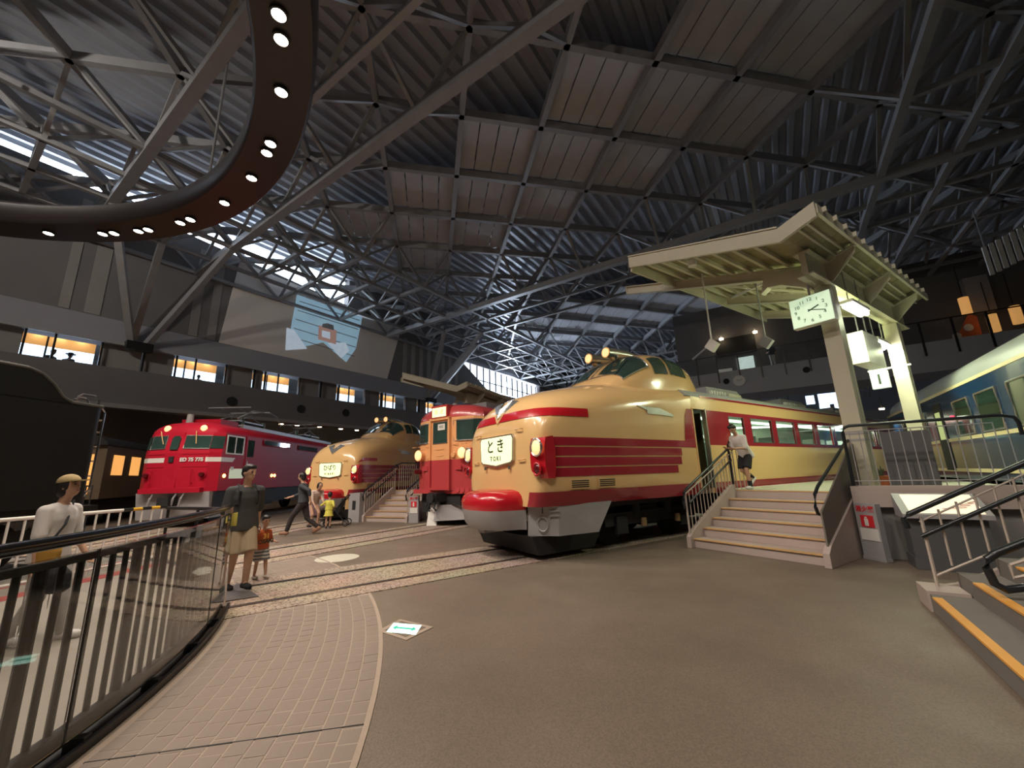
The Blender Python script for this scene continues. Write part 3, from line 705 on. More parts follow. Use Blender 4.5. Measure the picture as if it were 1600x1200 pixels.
    for sd in (-1, 1):
        v = MB(); v.add([nose_pt(zc,0,0.05), nose_pt(zc+0.34,sd*0.46,0.03), nose_pt(zc+0.40,sd*0.17,0.03), nose_pt(zc+0.20,0,0.055),
                         nose_pt(zc,0,0.0), nose_pt(zc+0.34,sd*0.46,0.0), nose_pt(zc+0.40,sd*0.17,0.0), nose_pt(zc+0.20,0,0.0)],
                        [(0,1,2,3),(4,7,6,5),(0,4,5,1),(1,5,6,2),(2,6,7,3)]); v.build('v_emblem', M_SILV, T)
        if whisk == 'full':
            v = MB(); v.add([nose_pt(zc-0.10,0,0.024), nose_pt(zc+0.12,sd*0.20,0.024), nose_pt(zc+0.12,0,0.024)], [(0,1,2)]); v.build('v_point', M_CREAM, T)
            ws = MB(); N = 9; G = [[nose_pt(z_, sd*y_, 0.012) for z_ in (2.50,2.55,2.60,2.66)] for y_ in rng(0.11,0.95,N)]
            for r_ in G[:1]: r_[0] = nose_pt(2.50,sd*0.03,0.012)
            ws.add([v_ for r_ in G for v_ in r_], [(i*4+j,i*4+j+1,(i+1)*4+j+1,(i+1)*4+j) for i in range(N) for j in range(3)]).build('whisker_front', M_BRED, T, smooth=40)
    # train name board
    bw, bh, bz = 0.60, 0.26, 1.95
    outline = [(-bw,bz+bh*0.75),(-bw*0.93,bz+bh),(bw*0.93,bz+bh),(bw,bz+bh*0.75),(bw*0.95,bz-bh*0.75),(bw*0.85,bz-bh*0.9),(0,bz-bh*1.12),(-bw*0.85,bz-bh*0.9),(-bw*0.95,bz-bh*0.75)]
    nb = MB(); nb.prism([(a*1.06,bz+(b-bz)*1.10) for a,b in outline], lambda a,b: (0.0,a,b), lambda a,b: (-0.05,a,b)); NB = nb.build('name_board', M_SILV, T)
    MB().prism(outline, lambda a,b: (-0.045,a,b), lambda a,b: (-0.058,a,b)).build('board_face', M_SIGNY, NB)
    text('lettering', board, 0.30 if whisk == 'full' else 0.24, M_INK, NB, frame((-0.062,0,bz+0.07), (0,-1,0), (0,0,1)), bold=0.004)
    text('lettering', roman, 0.125, M_INK, NB, frame((-0.062,0,bz-0.16), (0,-1,0), (0,0,1)), bold=0.003)
    for y in (-0.45, 0.45): MB().cyl((-0.03,y,bz-0.31),(-0.03,y,bz-0.37),0.028,n=8).build('board_latch', M_SILV, NB)
    # grab handles
    for (x_, y_, z_) in ((-0.012,-0.78,2.30),(-0.012,-0.86,1.74),(-0.012,0.86,1.74),(-0.012,0.78,2.30)):
        MB().tube([(x_+0.02,y_-0.10,z_),(x_-0.03,y_-0.10,z_),(x_-0.03,y_+0.10,z_),(x_+0.02,y_+0.10,z_)], 0.012, 6).build('grab_handle', M_CREAM, T)
    # louvres
    for xa in (0.62, 1.28):
        lv = MB(); hull_patch(lv, rng(xa, xa+0.46, 4), 1.20, 1.37, 0.012, -1, 2); LV = lv.build('louvre', M_CREAM, T)
        for k in range(4):
            s2 = MB(); hull_patch(s2, rng(xa+0.03, xa+0.43, 4), 1.225+k*0.035, 1.243+k*0.035, 0.016, -1, 1); s2.build('louvre_slot', M_BLKM, LV)
    # coupler cover (prow), red over grey
    pro = [(-0.66,0.0,0.36),(-0.62,0.0,0.46),(-0.40,0.0,0.60),(0.0,0,0.76)]
    def prow(z, k): return [(-0.64*k*max(0,math.cos(a))**0.55, 0.80*(0.35+0.65*k)*math.sin(a)*(1 if abs(math.sin(a))>.99 else 0.93), z) for a in [-PI/2+PI*i/14 for i in range(15)]]+[(0.08,0.80,z),(0.08,-0.80,z)]
    MB().loft([prow(0.86,1.0), prow(1.0,1.04), prow(1.10,0.97), prow(1.17,0.80), prow(1.21,0.40)]).build('coupler_cover_top', M_BRED, T, smooth=45)
    MB().loft([prow(0.52,0.80), prow(0.62,0.92), prow(0.86,1.0)]).build('coupler_cover_bottom', M_GREY, T, smooth=45)
    MB().box(-0.40, 0.0, -0.12, 0.12, 0.44, 0.56).build('coupler', M_GREY, T)
    # grey plough skirt on both sides
    for sd in (-1, 1):
        p = MB(); P0 = [(0.10,0.88),(0.45,1.26),(1.66,1.37)]
        vs = []
        for (x_, y_) in P0: vs += [(x_, sd*y_, 0.94), (x_+(0.0 if x_ < 1 else -0.36), sd*(y_-0.03), 0.42)]
        vs2 = [(a+0.0, b-sd*0.05, c) for a,b,c in vs]
        p.add(vs+vs2, [(0,1,3,2),(2,3,5,4),(6,8,9,7),(8,10,11,9),(0,2,8,6),(2,4,10,8),(1,7,9,3),(3,9,11,5),(0,6,7,1),(4,5,11,10)])
        SK = p.build('plough_skirt', M_GREY if scale[1] > 0.95 else M_CREAM, T)
        if sd == -1:
            MB().tube([(0.24+0.10*math.cos(2*PI*k/16)*0.6, -1.06-0.10*math.cos(2*PI*k/16)*0.75, 0.62+0.12*math.sin(2*PI*k/16)) for k in range(16)], 0.016, 5, closed=True).build('skirt_boss', M_GREY, SK)
            for z_ in (0.76, 0.84): MB().beam((0.32,-1.16,z_),(0.45,-1.28,z_),0.02,0.02).build('skirt_step', M_GREY, SK)
    # black underframe, bogies, wheels
    MB().box(0.25, length, -1.05, 1.05, 0.80, 0.94).build('underframe', M_BLKM, T)
    MB().prism([(0.2,0.1),(1.5,0.1),(1.75,0.42),(0.05,0.42)], lambda a,b: (a,-0.98,b), lambda a,b: (a,0.98,b)).build('snow_plough', M_BLKM, T)
    for bx in (3.3, length-3.2):
        bg = MB(); bg.box(bx-1.5, bx+1.5, -1.02, -0.88, 0.42, 0.66); bg.box(bx-1.5, bx+1.5, 0.88, 1.02, 0.42, 0.66); bg.box(bx-0.3, bx+0.3, -0.9, 0.9, 0.35, 0.75)
        for dx in (-1.05, 1.05): bg.box(bx+dx-0.16, bx+dx+0.16, -1.06, -0.9, 0.26, 0.60); bg.cyl((bx+dx*0.5,-0.95,0.55),(bx+dx*0.5,-0.95,0.82),0.11,n=10)
        BG = bg.build('bogie', M_BLKM, T)
        for dx in (-1.05, 1.05):
            wh = MB()
            for sd in (-1, 1): wh.cyl((bx+dx,sd*0.56,0.446),(bx+dx,sd*0.68,0.446),0.43,n=24)
            wh.cyl((bx+dx,-0.6,0.446),(bx+dx,0.6,0.446),0.07,n=10); wh.build('wheelset', M_BLKM, BG)
        for dx in (-0.4, 0.75): MB().cyl((bx+dx,-1.06,0.36),(bx+dx,-1.06,0.52),0.06,n=10).build('axle_damper', mat('brass_tag',(0.30,0.20,0.09),0.5), BG)
    for k in range(4):
        MB().box(6.0+k*2.2, 7.8+k*2.2, -1.25, 1.25, 0.32, 0.82).build('equipment_box', M_BLKM, T)
    return T
toki = bonnet_train('express_train', 'large cream train with crimson stripes, long bonnet nose and a glowing とき board', 56.3, 12.72, 'と き', 'T O K I', 'full')
hib = bonnet_train('express_train', 'smaller cream bonnet train with a ひばり board behind the grey stairs', 16.0, 14.7, 'ひばり', 'H I B A R I', 'short', scale=(1.0, 0.80, 0.93), detail=False); hib.location.z = 0.012
area('saloon_light', trk(56.3, 12.72+12.5, 0, 2.92), trk(56.3, 12.72+12.5, 0, 0), 260, 13.5, 0.5, (0.84,1.0,0.80))

# ================================================================ red and orange flat-fronted train
T = thing('commuter_train', 'flat-fronted red and orange train with a yellow destination box between the two cream trains', 'train', trk(36, 14.6, 0), trot(36))
M_ORG = mat('peach_paint', (0.86,0.43,0.19), 0.25, var=0.03, coat=0.5)
M_ROSE = mat('rose_red_paint', (0.50,0.062,0.068), 0.25, var=0.04, coat=0.5)
def tsec(x, w, zt, z0, z1):
    return None
def body_outline(L, w=1.45, nose=0.42):      # plan outline, front flat between +-0.5, swept back to the sides
    return [(0.0,-0.46),(0.06,-0.80),(0.20,-1.22),(nose,-w),(L,-w),(L,w),(nose,w),(0.20,1.22),(0.06,0.80),(0.0,0.46)]
L4 = 17.0; ol = body_outline(L4)
MB().prism(ol, lambda a,b: (a,b,1.05), lambda a,b: (a,b,1.98)).build('lower_body', M_ROSE, T)
MB().prism(ol, lambda a,b: (a,b,1.98), lambda a,b: (a,b,3.30)).build('upper_body', M_ORG, T)
rs = []
for k in range(8):
    q = k/7; z = 3.28+0.48*math.sin(q*PI/2); f = math.cos(q*PI/2)**0.55 if k < 7 else 0.18
    rs.append([(x*1.0+(1-f)*0.45 if x < 1 else x, y*max(f,0.16), z) for x, y in body_outline(L4, 1.46)])
MB().loft(rs).build('roof', M_ROSE, T, smooth=40)
# destination box, door, windows
D = MB().box(-0.10, 0.5, -0.36, 0.36, 3.30, 3.72).build('destination_box', M_ROSE, T)
MB().box(-0.112, -0.10, -0.31, 0.31, 3.35, 3.65).build('destination_glass', M_SIGNY, D)
text('lettering', '回  送', 0.16, mat('faded_red_print',(0.75,0.35,0.2),0.6,var=0), D, frame((-0.115,0,3.50),(0,-1,0),(0,0,1)))
gw = MB()
for y in (-0.46, 0.40): gw.box(-0.10, 0.02, y, y+0.06, 1.12, 3.30, 1); 
gw.box(-0.10, 0.02, -0.46, 0.46, 3.24, 3.32, 1); gw.box(-0.10, 0.02, -0.46, 0.46, 1.06, 1.13, 0)
for y in (-0.46, 0.40): gw.box(-0.102, 0.0, y-0.001, y+0.061, 1.12, 1.98, 0)
GW = gw.build('gangway_frame', [M_ROSE, M_ORG], T)
dr = MB(); dr.box(-0.04, 0.02, -0.40, 0.40, 1.13, 1.98, 0); dr.box(-0.04, 0.02, -0.40, 0.40, 1.98, 3.24, 1); DR = dr.build('gangway_door', [M_ROSE, M_ORG], T)
MB().box(-0.05, -0.038, -0.30, 0.30, 2.52, 3.16).build('door_window', M_WGLASS, DR)
fr = MB()
for q in ((-0.33,-0.30,2.49,3.19),(0.30,0.33,2.49,3.19),(-0.33,0.33,2.49,2.52),(-0.33,0.33,3.16,3.19)): fr.box(-0.055,-0.03,q[0],q[1],q[2],q[3])
fr.build('window_frame', M_SILV, DR)
pl = MB().box(-0.058,-0.05,-0.22,0.10,2.92,3.12).build('number_card', M_WHITE, DR)
text('lettering', '455', 0.12, M_INK, pl, frame((-0.06,-0.06,3.02),(0,-1,0),(0,0,1)))
for z in (2.30, 2.10): MB().box(-0.055,-0.04,-0.16,0.16,z,z+0.02).build('door_ridge', M_ORG, DR)
for sd in (-1, 1):
    # front windows follow the swept front
    pts = [(0.055,0.54),(0.06,0.80),(0.20,1.22),(0.40,1.43)]
    w = MB(); vs = []
    for x_, y_ in pts: vs += [(x_-0.025, sd*y_, 2.56), (x_-0.025, sd*y_, 3.18)]
    w.add(vs, [(2*k,2*k+1,2*k+3,2*k+2) for k in range(3)]); w.build('front_window', M_WGLASS, T)
    MB().tube([(x_-0.03,sd*y_,2.55) for x_,y_ in pts]+[(x_-0.03,sd*y_,3.19) for x_,y_ in pts[::-1]], 0.022, 6, closed=True).build('window_frame', M_SILV, T)
    MB().tube([(0.03,sd*0.62,2.55),(0.10,sd*0.95,2.85)], 0.012, 5).build('wiper', M_CREAM, T)
    # headlight drum, sealed at the sides
    MB().cyl((0.18,sd*0.98,2.16),(-0.09,sd*0.98,2.16),0.19,0.185,20).build('headlight_drum', M_ORG, T, smooth=40)
    MB().ell((-0.09,sd*0.98,2.16),(0.05,0.165,0.165),18,10).build('headlight', M_HEADL, T, smooth=60)
    MB().cyl((0.12,sd*1.12,1.64),(-0.06,sd*1.12,1.64),0.085,0.07,14).build('tail_light', MATS['tail_lens'], T, smooth=40)
    MB().cyl((0.06,sd*0.56,2.12),(-0.05,sd*0.56,2.12),0.09,0.085,14).build('jumper_cap', M_ORG, T)
    for yy in (0.55,0.9,1.2): MB().tube([(0.02,sd*yy,2.44),(-0.02,sd*yy,2.44),(-0.02,sd*(yy+0.16),2.44),(0.06,sd*(yy+0.16),2.44)],0.01,5).build('grab_handle', M_ORG, T)
    MB().box(0.0,0.03,sd*0.75-0.12,sd*0.75+0.12,1.66,1.80).build('step_plate', M_ROSE, T)
    for k in range(8): MB().box(1.2+k*1.9, 2.5+k*1.9, sd*1.452-0.006, sd*1.452+0.006, 2.1, 2.9).build('side_window', M_WGLASS, T)
for y in (-0.72,-0.92,-1.12): MB().cyl((0.25,y,1.0),(0.0,y,1.05),0.06,0.08,10).build('air_hose', M_ROSE, T)
MB().box(0.02,0.5,-1.3,1.3,0.95,1.08).build('buffer_beam', M_ROSE, T)
cp = MB(); cp.box(-0.35,0.4,-0.17,0.17,0.72,0.98); cp.cyl((-0.35,0,0.85),(-0.45,0,0.85),0.16,n=10); cp.tube([(-0.3,0.1,0.72),(-0.42,0.12,0.55),(-0.38,0.05,0.45)],0.03,6); cp.tube([(-0.3,-0.1,0.72),(-0.40,-0.14,0.55),(-0.36,-0.2,0.47)],0.03,6); cp.tube([(-0.2,0.25,0.9),(-0.3,0.3,0.62),(-0.1,0.36,0.5)],0.03,6)
cp.build('coupler', M_BLKM, T)
MB().box(0.1,1.2,-0.75,0.75,0.60,0.95).build('coupler_pocket', M_BLKM, T)
sp = MB(); sp.add([(-0.10,0,0.62),(0.55,1.28,0.62),(0.55,1.24,0.20),(-0.22,0,0.16),(0.55,-1.28,0.62),(0.55,-1.24,0.20),(0.6,0,0.62),(0.6,0,0.2)],[(0,1,2,3),(0,3,5,4),(1,6,7,2),(4,5,7,6),(0,4,6,1),(3,2,7,5)])
sp.build('snow_plough', M_GREY, T)
MB().box(0.3,L4,-1.2,1.2,0.35,1.05).build('underframe', M_BLKM, T)
for bx in (2.6, 13.8):
    for dx in (-1.05,1.05):
        wh = MB()
        for sd in (-1,1): wh.cyl((bx+dx,sd*0.56,0.446),(bx+dx,sd*0.68,0.446),0.43,n=24)
        wh.cyl((bx+dx,-0.6,0.446),(bx+dx,0.6,0.446),0.08,n=10); wh.build('wheelset', M_BLKM, T)
MB().cyl((1.2,0.55,3.6),(1.2,0.55,4.02),0.10,n=12).build('roof_horn', M_STEEL, T)
MB().loft([[(2.0+a*0.5,b*0.55-0.1,3.66+0.3*i) for a,b in ((-1,-1),(1,-1),(1,1),(-1,1))] for i in (0,1)]).build('roof_vent', M_STEEL, T)

# ================================================================ red electric locomotive
T = thing('electric_locomotive', 'red electric locomotive with a white number band ED 75 775 at the left', 'locomotive', trk(-4, 13.07, 0), trot(-4))
M_LRED = mat('loco_red', (0.44,0.012,0.032), 0.5, var=0.05, coat=0.0, spec=0.12)
WL = 1.30; LL = 13.2
def lo_out(w, dx): return [(0.0+dx,0.0),(0.10+dx,-1.0),(0.34+dx,-w),(LL,-w),(LL,w),(0.34+dx,w),(0.10+dx,1.0)]
secs = []
for z, w, dx in ((1.20,WL,0.0),(1.32,WL,0.0),(2.55,WL,0.02),(3.25,WL-0.02,0.16)):
    secs.append([(x,y,z) for x,y in lo_out(w,dx)])
MB().loft(secs).build('body', M_LRED, T)
rs = []
for k in range(7):
    q = k/6; f = max(0.12, math.cos(q*PI/2)**0.6); rs.append([(x+(0.55*q*q if x < 1 else 0), y*f, 3.24+0.46*math.sin(q*PI/2)) for x,y in lo_out(WL-0.02,0.16)])
MB().loft(rs).build('roof', M_LRED, T, smooth=40)
def fx(z, y): # x of the front at height z, lateral y
    dx = 0.0 if z < 1.32 else (0.02*(z-1.32)/1.23 if z < 2.55 else 0.02+0.14*(z-2.55)/0.7); a = abs(y)
    return dx+(0.10*a if a < 1 else 0.10+0.24*(a-1)/(WL-1))
def fpatch(nm, pts, off, m, par=T, smooth=None):
    f = [(fx(z,y)-off, y, z) for y, z in pts]; b = [(fx(z,y)+0.01, y, z) for y, z in pts]; n = len(pts)
    return MB().add(f+b, [tuple(range(n)), tuple(range(n,2*n))[::-1]]+[(k,(k+1)%n,n+(k+1)%n,n+k) for k in range(n)]).build(nm, m, par)
dc = 0.14     # the end door sits left of the middle as seen from outside
DRp = fpatch('end_door', [(dc+0.24,1.30),(dc+0.24,3.26),(dc-0.24,3.26),(dc-0.24,1.30)], 0.035, M_LRED)
fpatch('door_window', [(dc+0.13,2.66),(dc+0.15,2.74),(dc+0.15,3.06),(dc+0.08,3.15),(dc-0.08,3.15),(dc-0.15,3.06),(dc-0.15,2.74),(dc-0.13,2.66)], 0.045, M_WGLASS, DRp)
fpatch('door_handle_recess', [(dc+0.10,2.22),(dc+0.10,2.42),(dc-0.06,2.42),(dc-0.06,2.22)], 0.042, M_BLKM, DRp)
for ya, yb, nm in ((0.48,0.99,'a'),(-0.16,-0.99,'b')):
    fpatch('front_window', [(ya,2.70),(ya,3.16),(yb,3.14),(yb,2.68)], 0.016, M_WGLASS)
    MB().tube([(fx(z,y)-0.02,y,z) for y,z in ((ya,2.70),(ya,3.16),(yb,3.14),(yb,2.68))],0.02,6,closed=True).build('window_frame', M_SILV, T)
for sd in (-1,1):
    c = [(fx(2.7,sd*1.0)-0.02,sd*1.01,2.69),(fx(3.14,sd*1.0)-0.02,sd*1.01,3.14),(fx(3.14,sd*WL)-0.02,sd*(WL+0.005),3.14),(fx(2.7,sd*WL)-0.02,sd*(WL+0.005),2.69)]
    MB().add(c,[(0,1,2,3)]).build('corner_window', M_WGLASS, T)
    MB().tube([(fx(3.3,sd*0.4)-0.05,sd*(0.45 if sd<0 else 0.75),3.32),(fx(2.9,sd*0.5)-0.06,sd*0.55,2.86)],0.014,5).build('wiper', M_CREAM, T)
    # headlamps in the roof front
    hy = 0.62*sd
    MB().cyl((0.62,hy,3.44),(0.28,hy,3.42),0.13,0.15,18).build('headlamp_case', M_LRED, T, smooth=40)
    MB().ell((0.27,hy,3.42),(0.06,0.125,0.125),16,8).build('headlamp', M_HEADL, T, smooth=60)
    MB().cyl((0.2,sd*0.92,1.78),(-0.04,sd*0.92,1.78),0.085,0.075,12).build('tail_lamp', MATS['tail_lens'], T, smooth=40)
    MB().cyl((fx(1.78,0.92),sd*0.92,1.78),(fx(1.78,.92)-0.03,sd*0.92,1.78),0.115,n=14).build('tail_lamp_rim', M_LRED, T)
    fpatch('front_stripe', ([(0.42,2.22),(0.42,2.38),(1.0,2.38),(1.0,2.22)] if sd > 0 else [(-1.0,2.22),(-1.0,2.38),(-0.92,2.38),(-0.92,2.22)]), 0.006, M_WHITE)
    v = [(fx(2.3,1.0)-0.006,sd*1.0,2.22),(fx(2.3,1.0)-0.006,sd*1.0,2.38),(fx(2.3,WL)-0.006,sd*(WL+0.006),2.38),(fx(2.3,WL)-0.006,sd*(WL+0.006),2.22),(1.02,sd*(WL+0.006),2.22),(1.16,sd*(WL+0.006),2.38)]
    MB().add(v,[(0,1,2,3),(3,2,5,4)]).build('corner_stripe', M_WHITE, T)
text('number_lettering', 'ED 75 775', 0.172, M_WHITE, T, frame((fx(2.3,0.52)-0.02,-0.50,2.30),(0.10,-1,0),(0,0,1)), bold=0.008, ext=0.012)
for z in (1.34,2.06,2.5): MB().tube([(fx(z,y)-0.006,y,z) for y in (1.0,0.6,0.42)],0.012,5).build('front_ridge', M_LRED, T); MB().tube([(fx(z,y)-0.006,y,z) for y in (-0.18,-0.6,-1.0)],0.012,5).build('front_ridge', M_LRED, T)
MB().box(-0.10,0.35,-1.0,1.0,1.18,1.34).build('front_beam', M_LRED, T)
for y in (0.75,-0.6): MB().tube([(0.05,y,1.95),(-0.04,y,1.95),(-0.04,y,1.5),(0.05,y,1.5)],0.014,5).build('grab_rail', M_LRED, T)
for y in (0.5,-0.5,-0.25):
    MB().tube([(-0.02,y,1.25),(-0.16,y+0.03,1.0),(-0.12,y+0.1,0.72),(0.0,y+0.14,0.8)],0.035,6).build('brake_hose', M_GREY, T)
MB().box(-0.3,0.3,-0.18,0.18,0.75,1.05).build('coupler', M_BLKM, T)
MB().prism([(0.25,0.3),(1.0,0.3),(1.0,1.2),(0.1,1.2)],lambda a,b:(a,-1.2,b),lambda a,b:(a,1.2,b)).build('buffer_skirt', M_GREY, T)
# platform side
ys = -WL
sw = MB().box(0.55,1.62,ys-0.008,ys+0.01,2.50,3.20).build('cab_side_window', M_WGLASS, T)
f = MB()
for q in ((0.55,0.60,2.5,3.2),(1.57,1.62,2.5,3.2),(1.06,1.11,2.5,3.2),(0.55,1.62,2.5,2.55),(0.55,1.62,3.15,3.2)): f.box(q[0],q[1],ys-0.02,ys+0.0,q[2],q[3])
f.build('window_frame', M_WHITE, sw)
cd = MB().box(1.78,2.42,ys-0.012,ys+0.0,1.32,3.25).build('cab_door', M_LRED, T); MB().box(1.88,2.32,ys-0.018,ys-0.01,2.45,3.12).build('door_window', M_WGLASS, cd); MB().tube([(1.86,ys-0.05,1.9),(1.86,ys-0.05,2.3)],0.012,5).build('door_handle', M_SILV, cd)
for x0_, x1_ in ((3.0,5.35),(6.2,8.5),(9.2,11.5)):
    p_ = MB().box(x0_,x1_,ys-0.01,ys+0.0,3.0,3.2).build('high_window', M_WGLASS, T); MB().tube([(x0_,ys-0.014,2.99),(x1_,ys-0.014,2.99),(x1_,ys-0.014,3.21),(x0_,ys-0.014,3.21)],0.016,5,closed=True).build('window_frame', M_LRED, p_)
MB().box(0.95,1.12,ys-0.012,ys,1.93,2.05).build('shed_plate', M_WHITE, T)
for x_ in (0.62, 3.9, 4.15): MB().ell((x_,ys-0.01,1.72),(0.09,0.03,0.07),10,6).build('side_glow_spot', M_AMBER, T)  # small amber emissive spots on the side
MB().box(0.9,2.1,ys-0.006,ys,1.62,1.98).build('pale_side_patch', mat('pale_side_patch',(0.6,0.65,0.5),0.4,emit=0.25,ecol=(0.8,0.9,0.6)), T)  # pale, weakly emissive rectangle on the side
MB().box(0.3,LL,-1.25,1.25,0.62,1.2).build('underframe', M_BLKM, T)
for bx in (2.6, 10.6):
    for dx in (-1.2,1.2):
        wh = MB()
        for sd in (-1,1): wh.cyl((bx+dx,sd*0.56,0.576),(bx+dx,sd*0.70,0.576),0.56,n=26)
        wh.cyl((bx+dx,-0.6,0.576),(bx+dx,0.6,0.576),0.08,n=10); wh.build('wheelset', M_BLKM, T)
    MB().box(bx-1.9,bx+1.9,-1.15,-0.95,0.5,0.78).build('bogie_frame', M_BLKM, T)
MB().cyl((0.75,0.25,3.65),(0.75,0.25,4.02),0.12,0.10,12).build('roof_horn', M_ROOFG, T)
MB().box(1.0,2.1,-0.7,0.7,3.6,3.86).build('roof_box', M_LRED, T)
MB().box(2.3,11.8,-0.8,0.8,3.62,3.80).build('roof_walkway', M_STEEL, T)
for x_ in (2.6,4.2,7.5,9.2): MB().cyl((x_,-0.55,3.78),(x_,-0.55,4.1),0.10,0.07,10).build('insulator', mat('insulator',(0.10,0.16,0.13),0.3), T)
for px in (3.3, 9.4):
    pg = MB(); 
    for y in (-0.5,0.5):
        pg.tube([(px-0.9,y,4.0),(px+0.2,y*0.8,4.35),(px-0.75,y*0.7,4.55)],0.025,6); pg.tube([(px+0.9,y,4.0),(px-0.2,y*0.8,4.35),(px+0.75,y*0.7,4.55)],0.025,6)
    pg.beam((px-0.75,-0.85,4.57),(px-0.75,0.85,4.57),0.06,0.04); pg.beam((px+0.75,-0.85,4.57),(px+0.75,0.85,4.57),0.06,0.04); pg.box(px-1.0,px+1.0,-0.6,0.6,3.95,4.0)
    pg.build('pantograph', M_STEEL, T)
MB().tube([(2.2,-0.6,4.05),(3.2,-0.6,4.5),(4.6,-0.6,4.62),(5.3,-0.6,4.5),(5.7,-0.6,4.1)],0.035,6).build('roof_cable', M_ROOFG, T)

# ================================================================ blue sleeping car
BW0 = 3.70
T = thing('sleeping_car', 'dark blue sleeping car with cream stripes and a grey roof at the right', 'train', hp(BW0+1.45, 7.0, 0), math.radians(90)-HALL)
M_BLUE = mat('blue_paint', (0.010,0.040,0.105), 0.22, var=0.08, coat=0.5)
M_CRS = mat('cream_stripe', (0.78,0.66,0.40), 0.35, var=0.03)
LB = 14.4
MB().box(0,LB,-1.40,1.40,1.05,3.25).build('body', M_BLUE, T)      # local -y side faces the camera? (see below)
rs = []
for x,f in ((0,1),(LB-0.5,1),(LB-0.2,0.9),(LB,0.6)):
    rs.append([(x,1.45*math.cos(PI*k/16)*f,3.20+(0.80 if abs(math.cos(PI*k/16))<2 else 0)*math.sin(PI*k/16)**0.8*f) for k in range(17)])
MB().loft(rs).build('roof', mat('silver_roof',(0.36,0.38,0.37),0.45,0.2,var=0.08,scale=1.5), T, smooth=40)
for sd in (1,-1):
    y = sd*1.45
    for z0,z1,m in ((3.20,3.27,M_CRS),(1.97,2.05,M_CRS),(1.22,1.30,M_CRS)):
        MB().box(0,LB,y-0.02,y+0.012,z0,z1).build('stripe', m, T)
    MB().box(0,LB,sd*1.36,y,1.05,3.22).build('side_panel', M_BLUE, T) if sd>0 else MB().box(0,LB,y,sd*1.36,1.05,3.22).build('side_panel', M_BLUE, T)
    for a,b in ((1.4,2.4),(3.2,4.2),(4.73,5.74),(6.2,7.15),(9.6,10.3),(11.4,12.3)):
        w = MB().box(a,b,y-0.012,y+0.012,2.09,2.90).build('window', mat('green_window',(0.022,0.045,0.034),0.05,var=0.5,scale=2,spec=0.8), T)
        MB().tube([(a,y+sd*0.014,2.09),(b,y+sd*0.014,2.09),(b,y+sd*0.014,2.90),(a,y+sd*0.014,2.90)],0.028,6,closed=True).build('window_frame', M_SILV, w)
    d = MB().box(8.1,8.8,y-0.014,y+0.014,1.25,3.0).build('door', M_BLKM, T)
    MB().box(8.25,8.65,y+sd*0.016-0.004,y+sd*0.016+0.004,2.05,2.78).build('door_window', mat('lit_green',(0.4,0.5,0.2),0.4,emit=0.35,ecol=(0.7,0.8,0.3)), d)
MB().box(LB-0.02,LB+0.06,-1.2,1.2,2.05,3.0).build('end_window', mat('pale_glass',(0.35,0.5,0.55),0.08,emit=0.25,ecol=(0.6,0.85,1)), T)
MB().box(LB-0.05,LB+0.03,-1.42,1.42,1.05,2.05).build('end_panel', M_WHITE, T)
MB().ell((7.4,1.47,2.55),(0.12,0.03,0.05),10,6).build('side_glow_spot', mat('red_glow',(1,0.05,0.1),0.4,emit=2,ecol=(1,0.05,0.1)), T)  # red reflection put on the side as a glowing spot; no lamp here
MB().box(0.2,LB-0.2,-1.1,1.1,0.4,1.05).build('underframe', M_BLKM, T)
for bx in (2.5, 11.5):
    for dx in (-1.0,1.0):
        wh = MB()
        for sd in (-1,1): wh.cyl((bx+dx,sd*0.56,0.45),(bx+dx,sd*0.68,0.45),0.43,n=22)
        wh.cyl((bx+dx,-0.6,0.45),(bx+dx,0.6,0.45),0.08,n=10); wh.build('wheelset', M_BLKM, T)

# ================================================================ tender on the turntable
TA = 8.0
tt = thing('turntable', 'round turntable deck in pale concrete with red lines and two rails', 'turntable', (CX,CY,0), trot(TA))
dk = MB(); n = 72; dk.prism([(8.30*math.cos(2*PI*k/n),8.30*math.sin(2*PI*k/n)) for k in range(n)], lambda a,b:(a,b,-0.05), lambda a,b:(a,b,0.004)); dk.build('deck', M_LCONC, tt)
M_TRED = mat('deck_red', (0.32,0.05,0.045), 0.7, var=0.15, scale=4)
for y in (-2.05,-3.0):
    MB().box(-math.sqrt(8.2**2-y*y), math.sqrt(8.2**2-y*y), y-0.16, y+0.16, 0.0, 0.007).build('red_line', M_TRED, tt)
MB().box(-8.2,8.2,-1.7,1.7,0.0,0.006).build('bridge_deck', M_CONC, tt)
for sd in (-1,1): MB().box(-8.25,8.25,sd*0.5335-0.032,sd*0.5335+0.032,0.0,0.03).build('rail', M_RAIL, tt)
gp_ = MB(); S = []
for k in range(97):
    a = 2*PI*k/96; S.append([(r*math.cos(a), r*math.sin(a), z) for r,z in ((8.30,-0.05),(8.46,-0.05),(8.46,0.002),(8.30,0.002))])
gp_.loft(S, cap=False).build('pit_edge', M_BLKM, tt)
T = thing('locomotive_tender', 'tall black steam locomotive tender standing on the turntable at the left', 'tender', (CX,CY,0), trot(TA))
M_TB = mat('tender_black', (0.004,0.0045,0.0045), 0.5, spec=0.25, var=0.3, scale=2.5, bump=0.05)
S = []
def rrect(x0,x1,w,r,z,n=5):
    pts = []
    for cx_,cy_,a0 in ((x1-r,w-r,0),(x0+r,w-r,90),(x0+r,-w+r,180),(x1-r,-w+r,270)):
        for k in range(n+1):
            a = math.radians(a0+90*k/n); pts.append((cx_+r*math.cos(a),cy_+r*math.sin(a),z))
    return pts
MB().loft([rrect(0.6,7.42,1.40,0.16,1.12),rrect(0.6,7.42,1.40,0.16,3.08)]).build('water_tank', M_TB, T, smooth=40)
